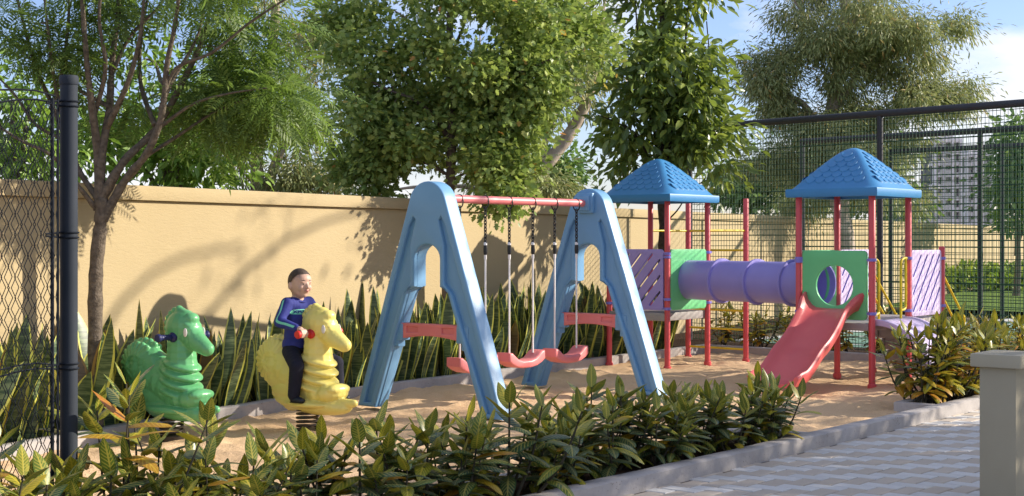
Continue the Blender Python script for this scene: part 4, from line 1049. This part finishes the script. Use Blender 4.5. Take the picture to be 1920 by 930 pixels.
for i, (u, v, s) in enumerate(((-1.62, -1.2, 1.2), (-1.38, -1.2, 1.25), (-1.08, -1.28, 1.2), (-1.5, -1.3, 1.1), (-1.22, -1.24, 1.28), (-0.92, -1.34, 1.25), (-0.62, -1.24, 1.3), (-0.3, -1.32, 1.22), (0, -1.25, 1.3), (.32, -1.3, 1.05), (.65, -1.26, 1.1), (1.0, -1.3, 1.05), (1.35, -1.26, 1.05), (1.7, -1.3, 1.05))):
    crot(u, v, s, 'front croton of the sunlit corner bed, at its open end by the lilac ramp' if i == 0 else 'yellowish croton in the sunlit corner bed behind the pillar', GR, True)
GC = 'crotons along the court fence'
k = 0; v = -1.2
while v < 3.9:
    crot(3.22+.18*(k % 2)+rd.uniform(-.05, .05), v, rd.uniform(.78, 1.0), 'yellowish croton in the row between sand kerb and court fence', GC, True); v += rd.uniform(.26, .36); k += 1
GS = 'snake plants along the wall bed'
u = -9.5; k = 0
while u < 2.6:
    for row in range(2):
        vv = rear_v(u)+.20+.24*row+rd.uniform(-.05, .05); uu = u+rd.uniform(-.07, .07)+row*.11
        p = W(uu, vv, .04)
        if (p-WP).dot(WN) < .12: continue
        if min((p-q).length for q in (P(176, 816, 10.75), P(840, 705, 15.6), P(1243, 665, 18.9))) < .16: continue
        t = place_plant('snake_plant', 'tall snake plant with yellow leaf edges in the row along the wall', 'plant', GS, [('leaves', rd.choice(SN))], p, rd.uniform(0, 6.28), rd.uniform(.84, 1.1))
    u += rd.uniform(.22, .29); k += 1
# ------------------------------------------------------------------ spring riders
RZ = math.radians(-34.5)
Ry = lambda deg: Matrix.Rotation(math.radians(deg), 3, 'Y')
def rider_body():
    mb = MB()
    # boat shaped base with turned-up toe and heel
    mb.ell((.05, 0, .215), (.37, .13, .088), Ry(4)); mb.cap((.20, 0, .20), (.44, 0, .235), .075, .030); mb.cap((-.15, 0, .215), (-.30, 0, .275), .08, .045)
    # curled front knob
    mb.ell((.225, 0, .30), (.125, .138, .082), Ry(-6)); mb.ell((.295, 0, .335), (.058, .12, .045)); mb.ell((.15, 0, .295), (.11, .14, .09))
    # ringed chest and neck
    for x, z, rx, ry, rz, tl in ((.088, .345, .180, .156, .043, 17), (.094, .415, .178, .154, .043, 17), (.10, .484, .168, .148, .042, 16), (.104, .551, .152, .136, .042, 15)):
        mb.ell((x, 0, z), (rx, ry, rz), Ry(tl), 24, 12)
    mb.cap((.09, 0, .30), (.10, 0, .56), .128, .112); mb.cap((.10, 0, .56), (.095, 0, .76), .118, .10)
    # head
    mb.ell((.112, 0, .835), (.142, .112, .132)); mb.cap((.15, 0, .80), (.25, 0, .735), .095, .078); mb.cap((.25, 0, .735), (.35, 0, .68), .078, .055)
    mb.ell((.345, 0, .684), (.056, .06, .05)); mb.ell((.20, 0, .862), (.065, .085, .03), Ry(30)); mb.ell((.225, 0, .832), (.05, .075, .026), Ry(34)); mb.ell((.25, 0, .80), (.045, .066, .024), Ry(36))
    # crest
    mb.ell((.145, 0, .925), (.075, .055, .045), Ry(18)); mb.ell((.195, 0, .90), (.055, .066, .05)); mb.ell((.085, 0, .95), (.05, .04, .035), Ry(-20))
    for i in range(7):
        a = math.radians(100+17*i); mb.ell((.10+.142*math.cos(a), 0, .835+.142*math.sin(a)), (.026, .034, .026), None, 10, 8)
    # trunk from the neck back to the shell, with the seat dip
    mb.ell((-.06, 0, .42), (.20, .125, .15)); mb.ell((-.20, 0, .44), (.22, .118, .17)); mb.cap((.05, 0, .50), (-.05, 0, .50), .11, .10)
    mb.ell((-.12, 0, .31), (.22, .12, .11)); mb.cap((-.27, 0, .575), (-.03, 0, .455), .125, .115); mb.cap((-.27, 0, .50), (.0, 0, .38), .135, .14); mb.cap((-.28, 0, .62), (-.17, 0, .53), .10, .12)
    # coiled shell behind
    mb.ell((-.275, 0, .53), (.185, .105, .19))
    for i in range(15):
        a = math.radians(58+15*i)
        mb.cap((-.275+.085*math.cos(a), 0, .53+.085*math.sin(a)), (-.275+.19*math.cos(a), 0, .53+.19*math.sin(a)), .07, .026, 10)
    for s in (1, -1):
        for k in range(7):
            a = 2*math.pi*k/7; mb.ell((-.285+.042*math.cos(a), s*.108, .495+.042*math.sin(a)), (.024, .02, .024), None, 8, 6)
        mb.ell((-.285, s*.115, .495), (.02, .022, .02), None, 8, 6)
        for i in range(14):
            a = math.radians(60+16.5*i)
            mb.cap((-.275+.08*math.cos(a), s*.108, .53+.08*math.sin(a)), (-.275+.165*math.cos(a), s*.062, .53+.165*math.sin(a)), .014, .022, 8)
    # shelves for the feet
    for s in (1, -1): mb.ell((.06, s*.10, .215), (.20, .085, .035))
    mb.v = [(x*1.09, y, z) for x, y, z in mb.v]
    return mb
BODY = blobmesh(rider_body(), 'body', M['ridergreen'], .0065, 2, .5)
BODYY = BODY.copy(); BODYY.materials.clear(); BODYY.materials.append(M['rideryellow'])
def make_rider(label, body, grip, loc, rz, sc):
    t = thing('spring_rider', label, 'spring rider', loc, rz, 'seahorse spring riders'); t.scale = (sc, sc, sc)
    b = link('body', body, t)
    for s in (1, -1):
        e = MB().ell((.243, s*.088, .803), (.022, .010, .034), Matrix.Rotation(s*.18, 3, 'Z'), 16, 10).build('eye', M['eyewhite'], b, smooth=True)
        mb = MB(); mb.lathe([(0.0378, .085), (0.0403, .10), (0.0366, .108), (0.0232, .116), (0.0220, .135), (0.0244, .14), (0.0220, .146), (0.0220, .16), (0.0244, .165), (0.0220, .171), (0.0220, .19), (0.0244, .195), (0.0220, .20), (0.0220, .222), (0.0317, .232), (0.0329, .244), (0.0268, .254), (0, .256)], (.12, 0, .765), 18, (0, s, 0))
        mb.build('handle', grip, t, smooth=50)
    pts = []; n = 150
    for i in range(n+1):
        a = 2*math.pi*5.2*i/n; pts.append(Vector((.085*math.cos(a), .085*math.sin(a), .01+.165*i/n)))
    MB().tube(pts, .0095, 8).build('spring', M['steel'], t, smooth=True)
    MB().lathe([(.10, -.03), (.10, .006), (.06, .012), (0, .012)], n=20).build('base_plate', M['steel'], t, smooth=40)
    MB().lathe([(0, .168), (.10, .168), (.10, .185), (0, .185)], n=20).build('top_plate', M['steel'], t, smooth=40)
    return t
gp = Vector(((322-960)*10.85/F, 10.85, 0)); yp = Vector(((577-960)*11.24/F, 11.24, 0))
make_rider('green seahorse shaped spring rider with navy handles, nobody on it', BODY, M['navyplastic'], gp, RZ, 1.0)
make_rider('yellow seahorse shaped spring rider with red handles, carrying the boy', BODYY, M['redgrip'], yp, RZ, 1.0)

# ------------------------------------------------------------------ the boy on the yellow rider
kid = thing('person', 'small boy in blue long sleeved shirt and dark trousers riding the yellow spring rider', 'person', yp, RZ)
HS = 1.0; HC = Vector((-.085, 0, 1.155)); yaw = Matrix.Rotation(math.radians(-12), 3, 'Z')
hp = lambda x, y, z: HC + yaw @ Vector((x, y, z))*HS
SH = {s: Vector((-.105, s*.122, .992)) for s in (1, -1)}
EL = {-1: Vector((-.10, -.215, .855)), 1: Vector((-.07, .215, .86))}
WR = {-1: Vector((.075, -.195, .81)), 1: Vector((.075, .195, .81))}
HIP = {s: Vector((-.11, s*.075, .615)) for s in (1, -1)}
KN = {-1: Vector((.055, -.185, .515)), 1: Vector((.13, .19, .515))}
AN = {-1: Vector((.015, -.175, .295)), 1: Vector((.16, .185, .295))}
def finger(mb, pts, r): 
    for a, b in zip(pts, pts[1:]): mb.cap(a, b, r, r*.92, 8)
bm_ = MB()
bm_.ell(HC, (.101, .084, .112), yaw, 24, 16); bm_.ell(hp(.022, 0, -.055), (.068, .064, .062), yaw); bm_.ell(hp(.048, 0, -.092), (.032, .032, .024), yaw)
bm_.ell(hp(.055, 0, .03), (.048, .066, .05), yaw)
for s in (1, -1):
    bm_.ell(hp(.060, s*.036, -.036), (.034, .028, .032), yaw)         # cheeks
    bm_.ell(hp(-.008, s*.085, -.022), (.021, .016, .032), yaw @ Matrix.Rotation(-s*.35, 3, 'Z'))         # ears
    bm_.ell(hp(.086, s*.030, .012), (.012, .024, .008), yaw)          # brow
bm_.cap(hp(.094, 0, .0), hp(.110, 0, -.030), .009, .0125); bm_.ell(hp(.106, 0, -.036), (.013, .017, .010), yaw)
bm_.ell(hp(.092, 0, -.062), (.014, .022, .012), yaw)
bm_.cap(hp(-.03, 0, -.07), Vector((-.105, 0, 1.0)), .046, .052)
bm_.ell((-.115, 0, .86), (.075, .10, .14)); bm_.ell((-.12, 0, .66), (.08, .105, .09))
for s in (1, -1):
    bm_.cap((-.105, 0, .99), SH[s], .05, .042); bm_.cap(SH[s], EL[s], .037, .031); bm_.cap(EL[s], WR[s], .030, .021)
    bm_.cap(HIP[s], KN[s], .062, .048); bm_.cap(KN[s], AN[s], .044, .032)
    # hand closed round the grip (grip axis is local y at x .12, z .765)
    hy = s*.195; pc = Vector((.105, hy, .803)); bm_.cap(WR[s], pc, .020, .022)
    for k, (dy, L) in enumerate(((-.030, .90), (-.010, 1.0), (.010, .97), (.030, .80))):
        y_ = hy+dy
        finger(bm_, [Vector((.112, y_, .806)), Vector((.138, y_, .797)), Vector((.1505, y_, .770)), Vector((.142, y_, .742+.006*(1-L)*5))], .0088)
    finger(bm_, [Vector((.098, hy-s*.028, .796)), Vector((.092, hy-s*.042, .776)), Vector((.102, hy-s*.046, .744))], .0095)
link('body', blobmesh(bm_, 'body', M['skin'], .0052, 2, .4), kid)
hair = MB(); hair.ell(hp(-.004, 0, .012), (.1035, .0895, .106), yaw, 24, 16)
hm = blobmesh(hair, 'hair', M['hair'], .006, 1, .3)
bmh = bmesh.new(); bmh.from_mesh(hm)                                   # trim to a hairline
iv = yaw.transposed(); kill = []
for v in bmh.verts:
    q = iv @ (v.co - HC)/HS
    line = .066 if q.x > .055 else (.066-(.055-q.x)*1.25 if q.x > -.04 else -.06)
    if q.z < line: kill.append(v)
bmesh.ops.delete(bmh, geom=kill, context='VERTS'); bmh.to_mesh(hm); bmh.free()
hm.polygons.foreach_set('use_smooth', [True]*len(hm.polygons)); link('hair', hm, kid)
for s in (1, -1):
    e = MB().ell(hp(.0845, s*.031, -.006), (.0078, .0105, .0048), yaw, 12, 8).build('eye', M['eyewhite'], kid, smooth=True)
    MB().ell(hp(.0918, s*.031, -.006), (.0046, .0068, .0056), yaw, 10, 6).build('iris', M['dark'], e, smooth=True)
    MB().tube([hp(.097, s*.012, .017), hp(.098, s*.030, .023), hp(.085, s*.050, .019)], [.0018, .0030, .0014], 6).build('eyebrow', M['hair'], kid, smooth=True)
mb = MB(); mb.tube([hp(.0935, -.022, -.060), hp(.1045, -.008, -.058), hp(.1055, 0, -.0595), hp(.1045, .008, -.058), hp(.0935, .022, -.060)], [.002, .0048, .0045, .0048, .002], 8)
mb.tube([hp(.0935, -.02, -.063), hp(.104, 0, -.0675), hp(.0935, .02, -.063)], [.002, .0052, .002], 8); mb.build('lips', M['lip'], kid, smooth=True)
sh = MB()
sh.ell((-.112, 0, .875), (.086, .112, .15)); sh.ell((-.118, 0, .74), (.090, .115, .15)); sh.ell((-.105, 0, .97), (.07, .10, .052)); sh.ell((-.12, 0, .665), (.102, .132, .10))
for s in (1, -1):
    sh.cap((-.105, 0, .985), SH[s], .06, .055); sh.cap(SH[s], EL[s], .054, .046); sh.cap(EL[s], EL[s].lerp(WR[s], .93), .045, .032)
    m_ = SH[s].lerp(EL[s], .8); sh.ell(m_, (.05, .047, .016)); sh.ell(EL[s].lerp(WR[s], .2), (.02, .045, .045))
shm = blobmesh(sh, 'shirt', M['shirt'], .0075, 3, .5)
bms = bmesh.new(); bms.from_mesh(shm)
bmesh.ops.delete(bms, geom=[v for v in bms.verts if v.co.z < .592 and abs(v.co.y) < .2], context='VERTS'); bms.to_mesh(shm); bms.free()
shirt = link('shirt', shm, kid)
def wrap(name, me, mat, pull, parent, thick=.0035):
    """lay a flat piece on the shirt and give it thickness"""
    from mathutils.bvhtree import BVHTree
    bt = BVHTree.FromPolygons([v.co for v in shm.vertices], [p.vertices[:] for p in shm.polygons])
    bmw = bmesh.new(); bmw.from_mesh(me); bmesh.ops.triangulate(bmw, faces=bmw.faces)
    bmesh.ops.subdivide_edges(bmw, edges=[e for e in bmw.edges if e.calc_length() > .012], cuts=2, use_grid_fill=False)
    for v in bmw.verts:
        hit = bt.ray_cast(v.co+pull*.2, -pull, .5)
        if hit[0] is not None: v.co = hit[0] + pull*thick
    bmw.to_mesh(me); bmw.free(); me.materials.clear(); me.materials.append(mat); return link(name, me, parent)
# chest print: a mint band that tapers at both ends, with dark letters on it
band = MB(); k = 24
up_ = [(.0, y-.026, .928+.021*(1-(abs(y)/.118)**2.6)) for y in np.linspace(-.118, .118, k)]; dn = [(.0, y-.026, .926-.017*(1-(abs(y)/.118)**4)) for y in np.linspace(-.118, .118, k)]
band.add(up_+dn, [(i, i+1, k+i+1, k+i) for i in range(k-1)])
wrap('chest_print', band.mesh('chest_print', M['mint']), M['mint'], Vector((1, 0, 0)), shirt, .0025)
fc = bpy.data.curves.new('t', 'FONT'); fc.body = 'XPLOR'; fc.size = .034; fc.align_x = 'CENTER'; fc.align_y = 'CENTER'; fc.offset = .0012; fo = link('t', fc)
fm = evaluated(fo, 'lettering'); bpy.data.objects.remove(fo)
fm.transform(frame_xyz((0, 1, 0), (0, 0, 1), (1, 0, 0), (.1, -.03, .9285)) @ Matrix.Diagonal((1.2, .95, 1, 1)))
wrap('lettering', fm, M['shirt'], Vector((1, 0, 0)), shirt, .0042)
for s in (1, -1):                                                        # sleeve stripe
    pts = spline([SH[s]+Vector((.0, s*.04, .03)), SH[s].lerp(EL[s], .5), EL[s], EL[s].lerp(WR[s], .5), EL[s].lerp(WR[s], .9)], 6); st_ = MB()
    vs = []
    for i, p in enumerate(pts):
        vs += [p+Vector((.007, 0, .009)), p+Vector((-.007, 0, -.009))]
    st_.add(vs, [(2*i, 2*i+1, 2*i+3, 2*i+2) for i in range(len(pts)-1)])
    wrap('sleeve_stripe', st_.mesh('sleeve_stripe', M['mint']), M['mint'], Vector((.25, s*.93, .25)).normalized(), shirt, .0025)
mb = MB(); mb.tube([Vector((-.10+.056*math.cos(a), .060*math.sin(a), 1.022-.018*math.cos(a))) for a in [2*math.pi*i/28 for i in range(28)]], .0065, 8, closed=True); mb.build('collar', M['shirt'], shirt, smooth=True)
tr = MB()
tr.ell((-.12, 0, .64), (.10, .125, .08))
for s in (1, -1): tr.cap(HIP[s], KN[s], .074, .062); tr.cap(KN[s], AN[s]+Vector((0, 0, -.005)), .060, .050)
trm = blobmesh(tr, 'trousers', M['trousers'], .008, 3, .5); link('trousers', trm, kid)
for s in (1, -1):
    a = AN[s]; mb = MB(); mb.cap(a+Vector((-.012, 0, -.02)), a+Vector((-.005, 0, -.035)), .034, .032); mb.ell(a+Vector((.035, 0, -.042)), (.070, .033, .024)); mb.ell(a+Vector((.075, 0, -.046)), (.036, .033, .020))
    me = blobmesh(mb, 'shoe', M['shoe'], .006, 2, .4); o = link('shoe', me, kid)
    MB().box(a+Vector((.037, 0, -.0625)), (.126, .046, .010)).build('sole', M['dark'], o, bevel=.004)
